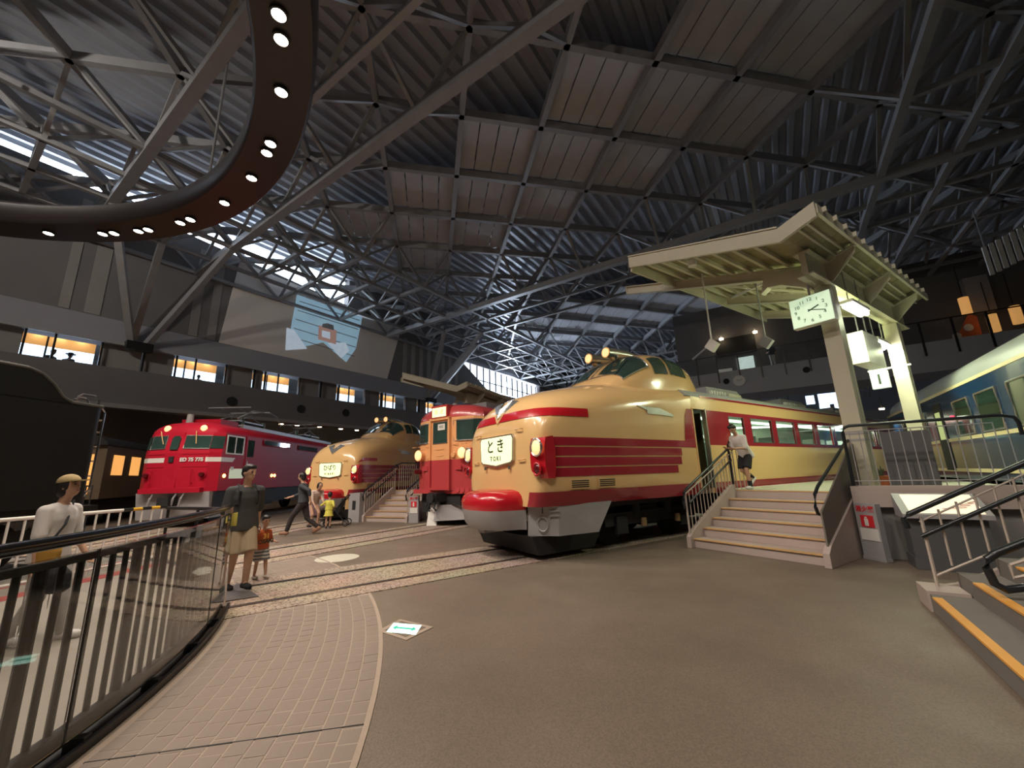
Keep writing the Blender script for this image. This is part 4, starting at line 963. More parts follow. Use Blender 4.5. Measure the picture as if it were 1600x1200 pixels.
bp = [(0.6,3.05),(0.6,3.60),(6.12,3.60),(6.30,3.56),(6.50,3.40),(6.66,3.20),(6.80,3.10),(7.0,3.05)]
for sd in (-1,1):
    MB().prism(bp, lambda a,b:(a,sd*1.40,b), lambda a,b:(a,sd*1.33,b)).build('coal_bunker_side', M_TB, T)
    MB().tube([(0.6,sd*1.38,3.61),(6.12,sd*1.38,3.61),(6.32,sd*1.38,3.55),(6.52,sd*1.38,3.39),(6.68,sd*1.38,3.19),(6.85,sd*1.38,3.10),(7.38,sd*1.38,3.09)],0.035,8).build('rim', mat('tender_rim',(0.07,0.07,0.065),0.35,0.3), T, smooth=40)
    MB().tube([(7.44,sd*1.26,1.3),(7.52,sd*1.26,1.5),(7.52,sd*1.26,3.0),(7.44,sd*1.26,3.1)],0.018,6).build('handrail', M_CHROME, T)
MB().box(0.7,6.2,-1.33,1.33,3.1,3.45).build('coal', M_BLKM, T)
MB().box(6.05,6.12,-1.33,1.33,3.05,3.58).build('bunker_bulkhead', M_TB, T)
MB().tube([(7.36,-1.3,3.08),(7.34,-1.3,3.24),(7.28,-1.3,3.30),(7.05,-1.3,3.30),(6.98,-1.3,3.24),(6.96,-1.3,3.08)],0.022,7).build('grab_loop', M_CHROME, T)
MB().tube([(7.30,-1.15,3.08),(7.28,-1.15,3.20),(7.22,-1.15,3.25),(7.10,-1.15,3.25),(7.04,-1.15,3.2),(7.02,-1.15,3.08)],0.022,7).build('grab_loop', M_CHROME, T)
for z in (1.4,1.7,2.0,2.3,2.6,2.85): MB().tube([(7.42,-1.15,z),(7.60,-1.15,z),(7.60,-0.80,z),(7.42,-0.80,z)],0.016,6).build('ladder_rung', M_SILV, T)
MB().box(0.3,7.7,-1.3,1.3,0.92,1.12).build('underframe', M_TB, T)
for bx in (2.2,5.7):
    MB().box(bx-1.3,bx+1.3,-1.1,-0.95,0.4,0.75).build('bogie_frame', M_TB, T)
    for dx in (-0.85,0.85):
        wh = MB()
        for sd in (-1,1): wh.cyl((bx+dx,sd*0.56,0.46),(bx+dx,sd*0.68,0.46),0.43,n=22)
        wh.cyl((bx+dx,-0.6,0.46),(bx+dx,0.6,0.46),0.08,n=10); wh.build('wheelset', M_TB, T)
# ================================================================ brown vintage coach far left
T = thing('vintage_coach', 'old brown coach with warm lit windows behind the black tender', 'train', trk(-24, 15.5, 0), trot(-24))
M_BRN = mat('brown_paint', (0.13,0.095,0.06), 0.5, var=0.15)
MB().box(0,12,-1.35,1.35,1.0,3.1).build('body', M_BRN, T)
MB().loft([[(x,1.42*math.cos(PI*k/12),3.05+0.5*math.sin(PI*k/12)) for k in range(13)] for x in (-0.2,12)]).build('roof', M_BLKM, T, smooth=40)
M_WARM = mat('warm_window', (0.6,0.3,0.08), 0.4, var=0.4, scale=2, emit=0.8, ecol=(1,0.45,0.12))
for k in range(7):
    for sd in (-1,1): MB().box(0.6+k*1.6,1.5+k*1.6,sd*1.36-0.01,sd*1.36+0.01,1.9,2.7).build('window', M_WARM, T)
MB().box(-0.02,0.02,-1.0,-0.3,1.2,2.7).build('end_window', M_WARM, T)
MB().box(0.2,11.8,-1.1,1.1,0.35,1.0).build('underframe', M_BLKM, T)
for bx in (1.4,3.0,9,10.6):
    wh = MB()
    for sd in (-1,1): wh.cyl((bx,sd*0.56,0.45),(bx,sd*0.68,0.45),0.43,n=20)
    wh.cyl((bx,-0.6,0.45),(bx,0.6,0.45),0.08,n=10); wh.build('wheelset', M_BLKM, T)
A1 = 56.3
def t56(s, r, z=0.0): return trk(A1, s, r, z)
def wprism(pts, z0, z1): return MB().prism([(p.x,p.y) for p in pts], lambda a,b:(a,b,z0), lambda a,b:(a,b,z1))
M_DECKT = mat('platform_tile', (0.50,0.50,0.40), 0.6, var=0.08, scale=3)
FH = 8.85                                     # hall distance of the platform front
P0 = t56(17.02, 4.28)
pfp = P0.dot(PV); FH = P0.dot(HV)
# ---------------------------------------------------------------- platform
pf = thing('platform', 'raised pale station platform between the cream train and the blue car', 'platform', t56(20,3,0))
def pw(o): o.parent = pf; o.matrix_parent_inverse = Matrix.Translation(pf.location).inverted(); return o
poly = [t56(17.75,1.66), t56(17.75,4.28), P0, hp(3.55,FH), hp(3.55,19.0), t56(28.5,1.66)]
pw(wprism(poly, 0.82, 1.0).build('deck', M_DECKT))
inn = [t56(18.0,1.9), t56(18.0,4.4), hp(pfp+0.3,FH+0.12), hp(3.45,FH+0.12), hp(3.45,18.7), t56(28.2,1.9)]
pw(wprism(inn, 0.0, 0.82).build('base_wall', M_DWALL2))
pw(MB().beam(P0+HV*0.06+Vector((0,0,0.965)), hp(3.55,FH+0.06,0.965), 0.14, 0.33).build('front_kerb', M_STAIR))
pw(MB().beam(t56(17.75,4.25,0.965), P0+Vector((0,0,0.965)), 0.08, 0.33).build('return_kerb', M_STAIR))
pw(MB().beam(t56(17.9,1.68,1.004), t56(28.4,1.68,1.004), 0.06, 0.01).build('edge_line', M_WHITE))
# ---------------------------------------------------------------- stairs
def stairs(name, label, ang, s0, r0, r1, n, run, zt, group=None, right='panel'):
    T = thing(name, label, 'stairs', trk(ang, s0, 0), trot(ang), group)
    rise = zt/n
    for k in range(n):
        z = (k+1)*rise; x = k*run; xe = n*run-0.02
        st = MB().box(x+0.02 if k < n-1 else x-0.015, x+run+0.015 if k < n-1 else x-0.002, -r1, -r0, 0 if k == 0 else z-rise, z-0.02).build('step', M_STAIR, T)
        MB().box(x-0.025 if k == n-1 else x-0.01, x+0.07 if k < n-1 else x-0.001, -r1+0.005, -r0-0.005, z-0.02, z).build('nosing', M_NOSE, st)
        if k < n-1: MB().box(x+0.07, x+run+0.02, -r1+0.005, -r0-0.005, z-0.02, z-0.002).build('tread', M_STAIR, st)
    L = (n-1)*run
    def stringer(y0, y1):
        return MB().prism([(-0.10,0),(-0.10,0.20),(0.02,0.30),(L-0.14,zt+0.10),(L-0.01,zt+0.12),(L-0.01,0)], lambda a,b:(a,y0,b), lambda a,b:(a,y1,b)).build('stringer', M_STAIR, T)
    stringer(-r0+0.0, -r0+0.09); stringer(-r1-0.09, -r1)
    def railing(y, full=True):
        R = thing('handrail_'+'x', None, None) if False else None
        H = 0.92
        f = lambda x: rise+ (x/run)*rise
        path = [(-0.10,y,0.72),(-0.14,y,0.86),(-0.08,y,H+rise-0.06),(0.0,y,H+rise)]+[(x,y,H+f(x)) for x in rng(0.2,L,6)]+[(L+0.10,y,H+zt+0.03),(L+0.14,y,H+zt-0.05)]
        MB().tube(path, 0.026, 8).build('handrail', M_BLKR, T, smooth=50)
        MB().tube([(0.02,y-0.03,H+rise-0.26)]+[(x,y-0.03,H+f(x)-0.26) for x in (0.4,L)], 0.02, 8).build('lower_handrail', M_BLKR, T, smooth=50)
        MB().tube([(-0.05,y,H+rise-0.09),(L+0.1,y,H+f(L)-0.09)], 0.014, 6).build('top_bar', M_RAILP, T)
        m = int((L+0.1)/0.125)
        for k in range(m+1):
            x = -0.04+k*0.125; zb = 0.12+f(x)-rise*0.4
            MB().cyl((x,y,zb),(x,y,H+f(x)-0.08),0.011 if k not in (0,m) else 0.02,n=6).build('baluster', M_RAILP, T)
    railing(-r0+0.045)
    if right == 'panel':
        y = -r1-0.045; H = 0.90; f = lambda x: rise+(x/run)*rise
        pts = [(0.0,0.30),(0.0,rise+0.62),(L,H-0.05+f(L)),(L+0.34,H-0.05+f(L)),(L+0.34,zt+0.1),(L,zt+0.1)]
        MB().prism(pts, lambda a,b:(a,y-0.012,b), lambda a,b:(a,y+0.012,b)).build('side_panel', mat('mesh_panel',(0.20,0.175,0.15),0.6,var=0.12,scale=30), T)
        path = [(0.10,y+0.05,0.74),(0.02,y+0.05,0.76),(-0.02,y+0.05,0.86),(0.04,y+0.05,H+rise-0.02)]+[(x,y+0.05,H+f(x)) for x in rng(0.2,L,5)]+[(L+0.34,y+0.05,H+f(L)+0.06)]
        MB().tube(path, 0.026, 8).build('handrail', M_BLKR, T, smooth=50)
    else: railing(-r1-0.045)
    return T
ST1 = stairs('platform_stairs', 'pinkish steps with wooden nosings climbing to the platform beside the large cream train', A1, 15.95, 1.95, 4.10, 6, 0.36, 1.0)
# guard box at the head of the left railing
MB().tube([(1.80,-1.90,1.10),(1.80,-1.90,2.0),(1.86,-1.90,2.06),(2.42,-1.90,2.06),(2.50,-1.90,2.0),(2.5,-1.90,1.85)],0.024,8).build('guard_rail', M_BLKR, ST1, smooth=50)
for x in (1.95,2.12,2.30,2.44): MB().cyl((x,-1.90,1.0),(x,-1.90,2.02),0.012,n=6).build('baluster', M_RAILP, ST1)
gm = MB().box(2.0,2.42,-2.5,-1.95,1.001,1.008).build('gap_plate', mat('pale_plate',(0.5,0.52,0.42),0.5), ST1)
for k in range(6): MB().box(2.42,2.46,-1.97-k*0.09,-1.93-k*0.09,1.001,1.01).build('hazard_mark', M_YEL, gm)
# railing along the platform front
R = thing('platform_railing', 'thin steel railing with black handrail on the platform front edge', 'railing', P0+HV*0.06+Vector((0,0,1.13)), HROT)
xe = 2.02
MB().tube([(0.02,0,0.0),(0.02,0,0.9),(0.05,0,0.97),(0.12,0,1.0),(xe-0.15,0,1.0),(xe-0.03,0,0.96),(xe,0,0.88),(xe,0,0.70)],0.026,8).build('handrail', M_BLKR, R, smooth=50)
MB().tube([(0.05,0,0.90),(xe-0.25,0,0.90)],0.009,6).build('top_bar', M_GREY, R); MB().tube([(0.05,0,0.08),(xe-0.1,0,0.08)],0.009,6).build('bottom_bar', M_GREY, R)
for k in range(15): MB().cyl((0.10+k*0.128,0,0.0),(0.10+k*0.128,0,0.90),0.007,n=6).build('baluster', M_GREY, R)
# board and planter behind the railing
def pxh(x, hh, y=720): return on_back(x, y, hh)[0]
o = MB().box(pxh(1384,FH+0.7), pxh(1462,FH+0.7), FH+0.68, FH+0.74, 1.05, 2.02).build('notice_board', mat('board_grey',(0.13,0.125,0.13),0.6,var=0.06), None, rotz=HROT)
tag(o, 'grey blank back of a notice board behind the platform railing', 'board')
MB().box(pxh(1384,FH+0.7)+0.05, pxh(1462,FH+0.7)-0.05, FH+0.66, FH+0.76, 1.0, 1.06).build('foot', M_BLKM, o)
pb = thing('planter', 'orange flower box with small plants behind the platform railing', 'planter', hp(pxh(1383,FH+1.3),FH+1.3,1.0), HROT)
MB().box(-0.2,0.2,-0.12,0.12,0,0.26).build('box', mat('terracotta',(0.50,0.14,0.06),0.7), pb)
mb = MB()
for k in range(16):
    a = random.uniform(-0.17,0.17); b = random.uniform(-0.08,0.08); mb.cyl((a,b,0.24),(a+random.uniform(-.06,.06),b,0.24+random.uniform(0.08,0.22)),0.03,0.004,5)
o = mb.build('plants', mat('leaf_green',(0.06,0.09,0.05),0.7), pb); o['kind'] = 'stuff'
# ---------------------------------------------------------------- canopy
def canopy(name, label, ang, s0):
    T = thing(name, label, 'canopy', trk(ang, s0, 0), trot(ang)); X = lambda s: s-16.15; LX = 6.95
    zr = lambda r: 5.56+0.33*(4.25-r) if r <= 4.25 else 5.56+0.30*(r-4.25)
    def slopebox(mb, s_a, s_b, ra, rb, off, th, mi=0):
        return mb.prism([(ra,zr(ra)+off),(rb,zr(rb)+off),(rb,zr(rb)+off+th),(ra,zr(ra)+off+th)], lambda a,b:(s_a,-a,b), lambda a,b:(s_b,-a,b), mi)
    M_BRD = mat('canopy_board', (0.30,0.265,0.155), 0.7, var=0.12, scale=3)
    k = 0; x = 0.03
    while x < LX:
        slopebox(MB(), x+0.006, min(x+0.594,LX), 1.02, 4.25, 0.0, 0.03).build('roof_board', M_BRD, T)
        slopebox(MB(), x+0.006, min(x+0.594,LX), 4.25, 4.80, 0.0, 0.03).build('roof_board', M_BRD, T)
        x += 0.6
    for s_a in (-0.02,): 
        slopebox(MB(), s_a-0.04, s_a+0.03, 0.98, 4.25, -0.18, 0.27).build('front_fascia', M_OFFW, T); slopebox(MB(), s_a-0.04, s_a+0.03, 4.25, 4.84, -0.18, 0.27).build('front_fascia', M_OFFW, T)
        slopebox(MB(), s_a-0.06, s_a+0.05, 0.98, 4.84 if False else 4.25, 0.10, 0.03).build('drip_edge', M_OFFW, T)
    MB().box(0, LX, -1.02, -0.97, zr(1.0)-0.28, zr(1.0)+0.08).build('side_fascia', M_OFFW, T)
    MB().box(0, LX, -4.86, -4.81, zr(4.8)-0.10, zr(4.8)+0.08).build('side_fascia', M_OFFW, T)
    for k in range(14): MB().box(0.2+k*0.47, 0.24+k*0.47, -4.92, -4.85, zr(4.8)-0.02, zr(4.8)+0.07).build('edge_clip', M_OFFW, T)
    for r in (1.35,1.75,2.15,2.55,2.95,3.35,3.75):
        MB().box(0.02, LX, -r-0.03, -r+0.03, zr(r)-0.11, zr(r)).build('purlin', M_OFFW, T)
    for r in (4.48,4.62): MB().box(0.02, LX, -r-0.02, -r+0.02, zr(r)-0.06, zr(r)).build('purlin', M_OFFW, T)
    for n, s in enumerate((17.95,20.1,22.2)):
        ra = -0.62 if n == 0 else 1.25
        b = MB()
        def ib(off, th, hw, r_a, r_b):
            z = lambda r: 5.56+0.33*(4.25-r)
            b.prism([(r_a,z(r_a)+off),(r_b,z(r_b)+off),(r_b,z(r_b)+off+th),(r_a,z(r_a)+off+th)], lambda a,c:(X(s)-hw,-a,c), lambda a,c:(X(s)+hw,-a,c))
        ib(-0.34,0.02,0.075,ra,4.3); ib(-0.34,0.24,0.012,ra,4.3); ib(-0.11,0.02,0.075,ra,4.3)
        if n == 0: b.box(X(s)-0.075,X(s)+0.075,0.60,0.62,5.56+0.33*4.87-0.34,5.56+0.33*4.87-0.09)
        b.build('cross_beam', M_OFFW, T)
        q = MB(); q.prism([(4.25,4.92),(4.25,5.40),(4.80,5.60),(4.80,5.48)], lambda a,c:(X(s)-0.012,-a,c), lambda a,c:(X(s)+0.012,-a,c))
        q.prism([(4.25,5.40),(4.25,5.42),(4.82,5.63),(4.82,5.61)], lambda a,c:(X(s)-0.07,-a,c), lambda a,c:(X(s)+0.07,-a,c)); q.build('right_bracket', M_OFFW, T)
    g = MB(); g.box(X(17.0),LX,-4.30,-4.20,4.98,5.46); g.box(X(17.0),LX,-4.38,-4.10,4.98,5.01); g.box(X(17.0),LX,-4.38,-4.10,5.44,5.47); g.build('gutter_beam', M_OFFW, T)
    for s in (18.0,22.2):
        p = MB(); w = 0.14
        p.box(X(s)-w,X(s)+w,-4.2-w,-4.2+w,1.0,5.0); p.build('post', M_OFFW, T)
        for z in (1.9,2.02): MB().box(X(s)-w-0.008,X(s)+w+0.008,-4.2-w-0.008,-4.2+w+0.008,z,z+0.035).build('post_strap', M_GREY, T)
        MB().box(X(s)-0.004,X(s)+0.004,-4.2-w-0.004,-4.2+w+0.004,1.0,3.6).build('post_seam', M_GREY, T)
    # curved gusset beside the clock
    c = MB(); c.prism([(3.2,4.95),(3.35,5.05),(3.6,5.0),(3.95,4.8),(4.1,4.7),(4.1,5.0),(3.9,5.2),(3.3,5.3)], lambda a,b:(X(17.6),-a,b+0.22), lambda a,b:(X(17.78),-a,b+0.22)); c.build('gusset', M_OFFW, T)
    for (r1_,r2_) in ((1.5,3.4),(3.4,1.5)): MB().beam((X(18.2),-r1_,zr(r1_)-0.16),(X(19.9),-r2_,zr(r2_)-0.16),0.05,0.05).build('wind_brace', M_OFFW, T)
    # fluorescent fittings
    for (s_a,s_b,r,z) in ((18.5,19.5,4.36,4.66),(21.0,22.0,4.06,4.36)):
        ft = MB().box(X(s_a),X(s_b),-r-0.11,-r+0.11,z+0.05,z+0.12).build('lamp_housing', M_WHITE, T)
        MB().cyl((X(s_a)+0.03,-r-0.05,z),(X(s_b)-0.03,-r-0.05,z),0.045,n=10).build('lamp_tube', M_FLUO, ft); MB().cyl((X(s_a)+0.03,-r+0.05,z),(X(s_b)-0.03,-r+0.05,z),0.045,n=10).build('lamp_tube', M_FLUO, ft)
        for s_ in (s_a+0.15,s_b-0.15): MB().cyl((X(s_),-r,z+0.1),(X(s_),-r,zr(r)-0.1),0.012,n=6).build('lamp_hanger', M_GREY, ft)
    return T
CN1 = canopy('platform_canopy', 'cream steel platform canopy with sloping boards over the stairs at the right', A1, 16.15)
for (s,r,z) in ((19.0,4.36,4.56),(21.5,4.06,4.26)):
    area('canopy_lamp_light', t56(s,r,z), t56(s,r,0), FLUO_W, 1.1, 0.2, (0.88,1.0,0.62))
    point('canopy_tube_glow', t56(s,r-0.22,z), FLUO_W*0.95, (0.86,1.0,0.48), 0.12)
# second canopy over the far platform
v = gp(714,603,5.68); A2 = 24.0; n2 = Vector((math.cos(math.radians(A2)),-math.sin(math.radians(A2)),0))
CN2 = copy_tree(CN1); CN2['label'] = 'pale far platform canopy behind the orange train, under the bright clerestory'
vv = v-n2*4.25; CN2.location = (vv.x, vv.y, 0.0); CN2.rotation_euler = (0,0,trot(A2))
for ch in list(CN2.children):
    if ch.name.split('.')[0] in ('lamp_housing',):
        for g in list(ch.children): bpy.data.objects.remove(g)
        bpy.data.objects.remove(ch)
# hanging things of the first canopy
def tl(x, r, z): return t56(x, r, z)
def hang(name, label, cat, s, r, z, group=None): return thing(name, label, cat, t56(s,r,z), trot(A1), group)
ck = hang('station_clock', 'rectangular white station clock reading eighteen past two under the canopy', 'clock', 17.5, 4.06, 4.46)
MB().box(0,0.16,-0.35,0.35,-0.30,0.30).build('case', M_WHITE, ck); MB().box(-0.012,0.0,-0.34,0.34,-0.29,0.29).build('dial', mat('dial_glow',(0.85,0.95,0.75),0.5,var=0,emit=0.55,ecol=(0.75,1,0.68)), ck)
for k in range(1,13):
    a = 2*PI*k/12; text('numeral', str(k), 0.095, M_INK, ck, frame((-0.016,-0.255*math.sin(a),0.215*math.cos(a)),(0,-1,0),(0,0,1)))
for ang,l,w in ((math.radians(69),0.15,0.022),(math.radians(108),0.24,0.014)):
    MB().beam((-0.02,0.05*math.sin(ang),-0.05*math.cos(ang)),(-0.02,-l*math.sin(ang),l*math.cos(ang)),0.006,w).build('clock_hand', M_INK, ck)
MB().cyl((0.08,0,0.3),(0.08,0,1.2),0.02,n=8).build('hanger', M_GREY, ck)
bx = hang('sign_box', 'blank white box sign hanging beyond the clock', 'sign', 20.0, 4.0, 3.72)
MB().box(0,1.2,-0.15,0.15,0,0.74).build('case', M_WHITE, bx); MB().cyl((0.3,0,0.74),(0.3,0,1.5),0.015,n=6).build('hanger', M_GREY, bx); MB().cyl((0.9,0,0.74),(0.9,0,1.5),0.015,n=6).build('hanger', M_GREY, bx)
ns = hang('track_number_sign', 'lit white number 1 sign on a bracket below the canopy', 'sign', 21.75, 3.84, 3.33)
MB().box(0,0.12,-0.17,0.17,0,0.45).build('case', mat('lit_sign',(0.55,0.6,0.58),0.5,emit=0.3,ecol=(0.8,1,0.9)), ns)
text('numeral','1',0.36,M_INK,ns,frame((-0.004,0,0.22),(0,-1,0),(0,0,1)),bold=0.006)
MB().beam((0.06,0.2,0.48),(0.06,-0.62,0.48),0.04,0.04).build('bracket', M_WHITE, ns)
for (px,py0,py1,r,lab) in ((1103,455,540,1.9,'left of the clock, white rod'),(1187,488,535,2.6,'nearer the clock, dark rod')):
    s_,z_ = on_plane(px+10,py1,t56(0,r),Vector((math.sin(math.radians(A1)),math.cos(math.radians(A1)),0)))
    hs = hang('hanging_speaker','small square speaker on a rod below the canopy, '+lab,'speaker',s_,r,z_,'speakers hanging from the canopy')
    MB().cyl((0,0,0.1),(0,0,5.56+0.33*(4.25-r)-z_-0.05),0.02,n=8).build('rod', M_WHITE if px<1150 else M_STEEL, hs)
    MB().prism([(0,-0.17),(0.17,0),(0,0.17),(-0.17,0)], lambda a,b:(-0.06,a,b), lambda a,b:(0.06,a,b)).build('speaker_box', M_WHITE if px<1150 else M_STEEL, hs)
sd_ = hang('smoke_detector','white round smoke detector under the canopy front','detector',16.55,2.35,5.98)
MB().cyl((0,0,0.10),(0,0,0.17),0.06,n=12).build('base', M_WHITE, sd_); MB().cyl((0,0,-0.02),(0,0,0.10),0.09,0.10,16).build('dome', M_WHITE, sd_, smooth=40)
# ---------------------------------------------------------------- information desk, extinguisher sign
pa, pb_ = on_back(1412,800,FH-0.55)[0], on_back(1545,800,FH-0.55)[0]
dk = thing('information_desk','grey desk with a glowing sloped map panel below the platform front','desk', hp((pa+pb_)/2,FH-0.1,0), HROT); w = (pb_-pa)/2
M_DESK = mat('desk_grey',(0.10,0.10,0.105),0.45,var=0.06)
MB().box(-w,w,-0.45,0.0,0.0,0.16).build('plinth', M_DESK, dk); MB().box(-w+0.02,w-0.02,-0.42,-0.02,0.16,0.68).build('body', M_DESK, dk)
MB().prism([(-0.52,0.70),(-0.52,0.76),(0.0,1.02),(0.0,0.70)], lambda a,b:(-w-0.03,a,b), lambda a,b:(w+0.03,a,b)).build('top', M_GREY, dk)
MB().add([(-w+0.06,-0.50,0.775),(w-0.04,-0.50,0.775),(w-0.04,-0.04,1.005),(-w+0.06,-0.04,1.005)],[(0,1,2,3)]).build('map_panel', mat('map_glow',(1,0.85,0.7),0.5,var=0.15,scale=9,emit=0.62,ecol=(1,0.78,0.55)), dk)
for k in range(4): MB().beam((0.0+k*0.1,-0.40+k*0.05,0.832+k*0.025),(0.25+k*0.05,-0.36+k*0.05,0.852+k*0.025),0.03,0.004).build('map_mark', mat('map_ink',(0.3,0.15,0.1),0.6,emit=0.1), dk)
bq = gp(1368,876); u = (gp(1386,875)-gp(1350,868)).normalized(); rz = math.atan2(u.y,u.x)
es = thing('fire_extinguisher_stand','grey stand with red fire extinguisher sign beside the platform steps','sign', bq, rz)
MB().box(-0.17,0.17,0.0,0.10,0.0,0.86).build('panel', M_GREY, es); MB().box(-0.18,0.18,-0.01,0.11,0.0,0.05).build('foot', M_GREY, es)
MB().box(-0.09,0.11,-0.012,0.0,0.50,0.68).build('red_plate', M_REDINK, es); MB().box(-0.03,0.03,-0.016,-0.012,0.52,0.63).build('extinguisher_mark', M_WHITE, es); MB().box(-0.018,0.018,-0.016,-0.012,0.635,0.66).build('extinguisher_mark', M_WHITE, es)
MB().box(-0.13,0.15,-0.012,0.0,0.30,0.48).build('white_plate', M_WHITE, es)
text('lettering','消火器',0.10,M_REDINK,es,frame((0,-0.004,0.77),(1,0,0),(0,0,1)),bold=0.003)
# ---------------------------------------------------------------- right-hand stairs near the camera
RS = thing('side_stairs','grey steps with orange nosings and black handrails at the right edge','stairs', hp(1.05,0,0), HROT)
h0, h1 = 3.2, 6.42
for k in range(6):
    z = (k+1)*0.17; x = k*0.31
    st = MB().box(x, x+0.33 if k<5 else x+1.9, h0, h1, 0 if k==0 else z-0.17, z).build('step', M_CONC, RS)
    MB().box(x-0.012, x+0.06, h0, h1-0.50, z-0.012, z+0.006).build('nosing', M_NOSEO, st)
MB().box(-0.02,0.30,h1-0.36,h1+0.05,0,0.20).build('kerb', M_STAIR, RS)
MB().prism([(0.05,0.16),(0.30,0.22),(1.86,1.08),(1.86,0.9),(0.3,0.0),(0.05,0)], lambda a,b:(a,h1-0.02,b), lambda a,b:(a,h1+0.06,b)).build('stringer', M_STAIR, RS)
sl = 0.17/0.31
def side_rail(y, x0, x1, zs, double):
    H = zs
    top_ = [(x0-0.03,y,H-0.12),(x0-0.05,y,H-0.02),(x0,y,H+0.03)]+[(x,y,H+0.03+(x-x0)*sl) for x in rng(x0+0.2,x1,4)]
    MB().tube(top_,0.028,10).build('handrail', M_BLKR, RS, smooth=60)
    MB().tube([(x0+0.06,y,H-0.20),(x1,y,H-0.20+(x1-x0)*sl)],0.022,10).build('lower_handrail', M_BLKR, RS, smooth=60)
    MB().tube([(x0+0.08,y+0.03,H-0.05),(x1,y+0.03,H-0.05+(x1-x0)*sl)],0.010,6).build('top_bar', M_RAILP, RS)
    MB().tube([(x0+0.10,y+0.03,0.30),(x1,y+0.03,0.30+(x1-x0)*sl)],0.012,6).build('bottom_bar', M_RAILP, RS)
    k = 0; x = x0+0.10
    while x < x1:
        MB().cyl((x,y+0.03,0.28+(x-x0)*sl if k else 0.02),(x,y+0.03,H-0.05+(x-x0)*sl),0.011 if k else 0.017,n=6).build('baluster', M_RAILP, RS); x += 0.15; k += 1
side_rail(6.28, 0.02, 1.9, 0.90, True)
yy = 5.35
MB().tube([(0.52,yy,0.80),(0.36,yy,0.71),(0.30,yy,0.66),(0.28,yy,0.58),(0.30,yy,0.46),(0.36,yy,0.42),(0.5,yy,0.46)]+[(x,yy,0.46+(x-0.5)*sl) for x in (0.8,1.4,1.9)],0.032,10).build('loop_rail', M_BLKR, RS, smooth=60)
MB().tube([(0.36,yy,0.71),(0.52,yy,0.80),(1.9,yy,0.80+1.38*sl)],0.032,10).build('loop_rail', M_BLKR, RS, smooth=60)
MB().tube([(0.42,yy,0.62),(0.42,yy,0.52),(0.6,yy,0.58),(1.9,yy,0.58+1.3*sl)],0.014,6).build('inner_bar', M_RAILP, RS); MB().tube([(0.42,yy,0.62),(0.6,yy,0.71),(1.9,yy,0.71+1.3*sl)],0.014,6).build('inner_bar', M_RAILP, RS)
for x in (0.62,1.2,1.8): MB().cyl((x,yy,0.3),(x,yy,0.80+(x-0.52)*sl),0.018,n=8).build('post', M_RAILP, RS)
# notice hung behind the railing
q = thing('notice_card','tilted white notice card on a stand behind the right-hand railing','sign', gp(1518,868,0), HROT)
cz = on_back(1518,832,gp(1518,868).dot(HV))[1]
MB().prism([(-0.24,0.04),(0.02,0.20),(0.22,-0.04),(0.0,-0.20)], lambda a,b:(a,-0.03-b*0.4,cz+b), lambda a,b:(a,-0.015-b*0.4,cz+b)).build('card', M_WHITE, q)
MB().box(-0.03,0.05,-0.045,-0.035,cz-0.05,cz+0.03).build('printed_square', M_INK, q)
MB().cyl((0,0.02,0.0),(0,0.02,cz-0.05),0.015,n=8).build('pole', M_BLKM, q); MB().cyl((0,0.02,0.0),(0,0.02,0.02),0.12,n=16).build('foot', M_BLKM, q)
# ---------------------------------------------------------------- far stairs between the cream and orange trains
f0 = gp(571,815)-Vector((CX,CY,0)); AF = 22.0; fa = math.radians(AF)
fs = f0.x*math.sin(fa)+f0.y*math.cos(fa); frr = f0.x*math.cos(fa)-f0.y*math.sin(fa)
ST2 = stairs('platform_stairs','small grey steps with railings between the far cream train and the orange train', AF, fs, frr, frr+1.75, 6, 0.32, 1.0, right='rail')
MB().tube([(1.6,-frr+0.05,1.95),(2.0,-frr+0.05,2.05),(3.0,-frr+0.05,2.05),(3.0,-frr+0.05,1.1)],0.024,8).build('guard_rail', M_BLKR, ST2)
for k in range(9): MB().cyl((1.85+k*0.14,-frr+0.05,1.0),(1.85+k*0.14,-frr+0.05,2.03),0.011,n=6).build('baluster', M_RAILP, ST2)
cb = thing('grey_cabinet','pale grey cabinet at the foot of the small far steps','cabinet', trk(AF,fs-0.12,frr-0.35), trot(AF))
MB().box(-0.1,0.7,-0.24,0.24,0,0.98).build('body', M_GREY, cb); MB().box(-0.112,-0.10,-0.07,0.07,0.42,0.72).build('hatch', M_BLKM, cb)
p2 = thing('platform','grey far platform between the two far trains','platform', trk(AF,fs+2,frr+0.8))
pl = [trk(AF,fs+1.85,frr), trk(AF,fs+1.85,frr+1.8), trk(36,27,-1.75), trk(16,27,1.5)]
o = wprism(pl,0.0,1.0).build('deck', M_CONC); o.parent = p2; o.matrix_parent_inverse = Matrix.Translation(p2.location).inverted()
es2 = copy_tree(es); es2['label'] = 'small grey stand with red extinguisher mark by the far steps'; es2.location = trk(AF,fs-0.05,frr+2.05); es2.rotation_euler = (0,0,math.radians(-15))
wb = thing('floor_notice','small white notice leaning in front of the orange train','sign', gp(674,822), math.radians(-10))
MB().prism([(0.0,0.0),(0.03,0.0),(0.20,0.52),(0.17,0.52)], lambda a,b:(-0.16,a,b), lambda a,b:(0.16,a,b)).build('card', M_WHITE, wb); MB().box(-0.03,0.03,0.14,0.16,0,0.4).build('prop', M_GREY, wb)
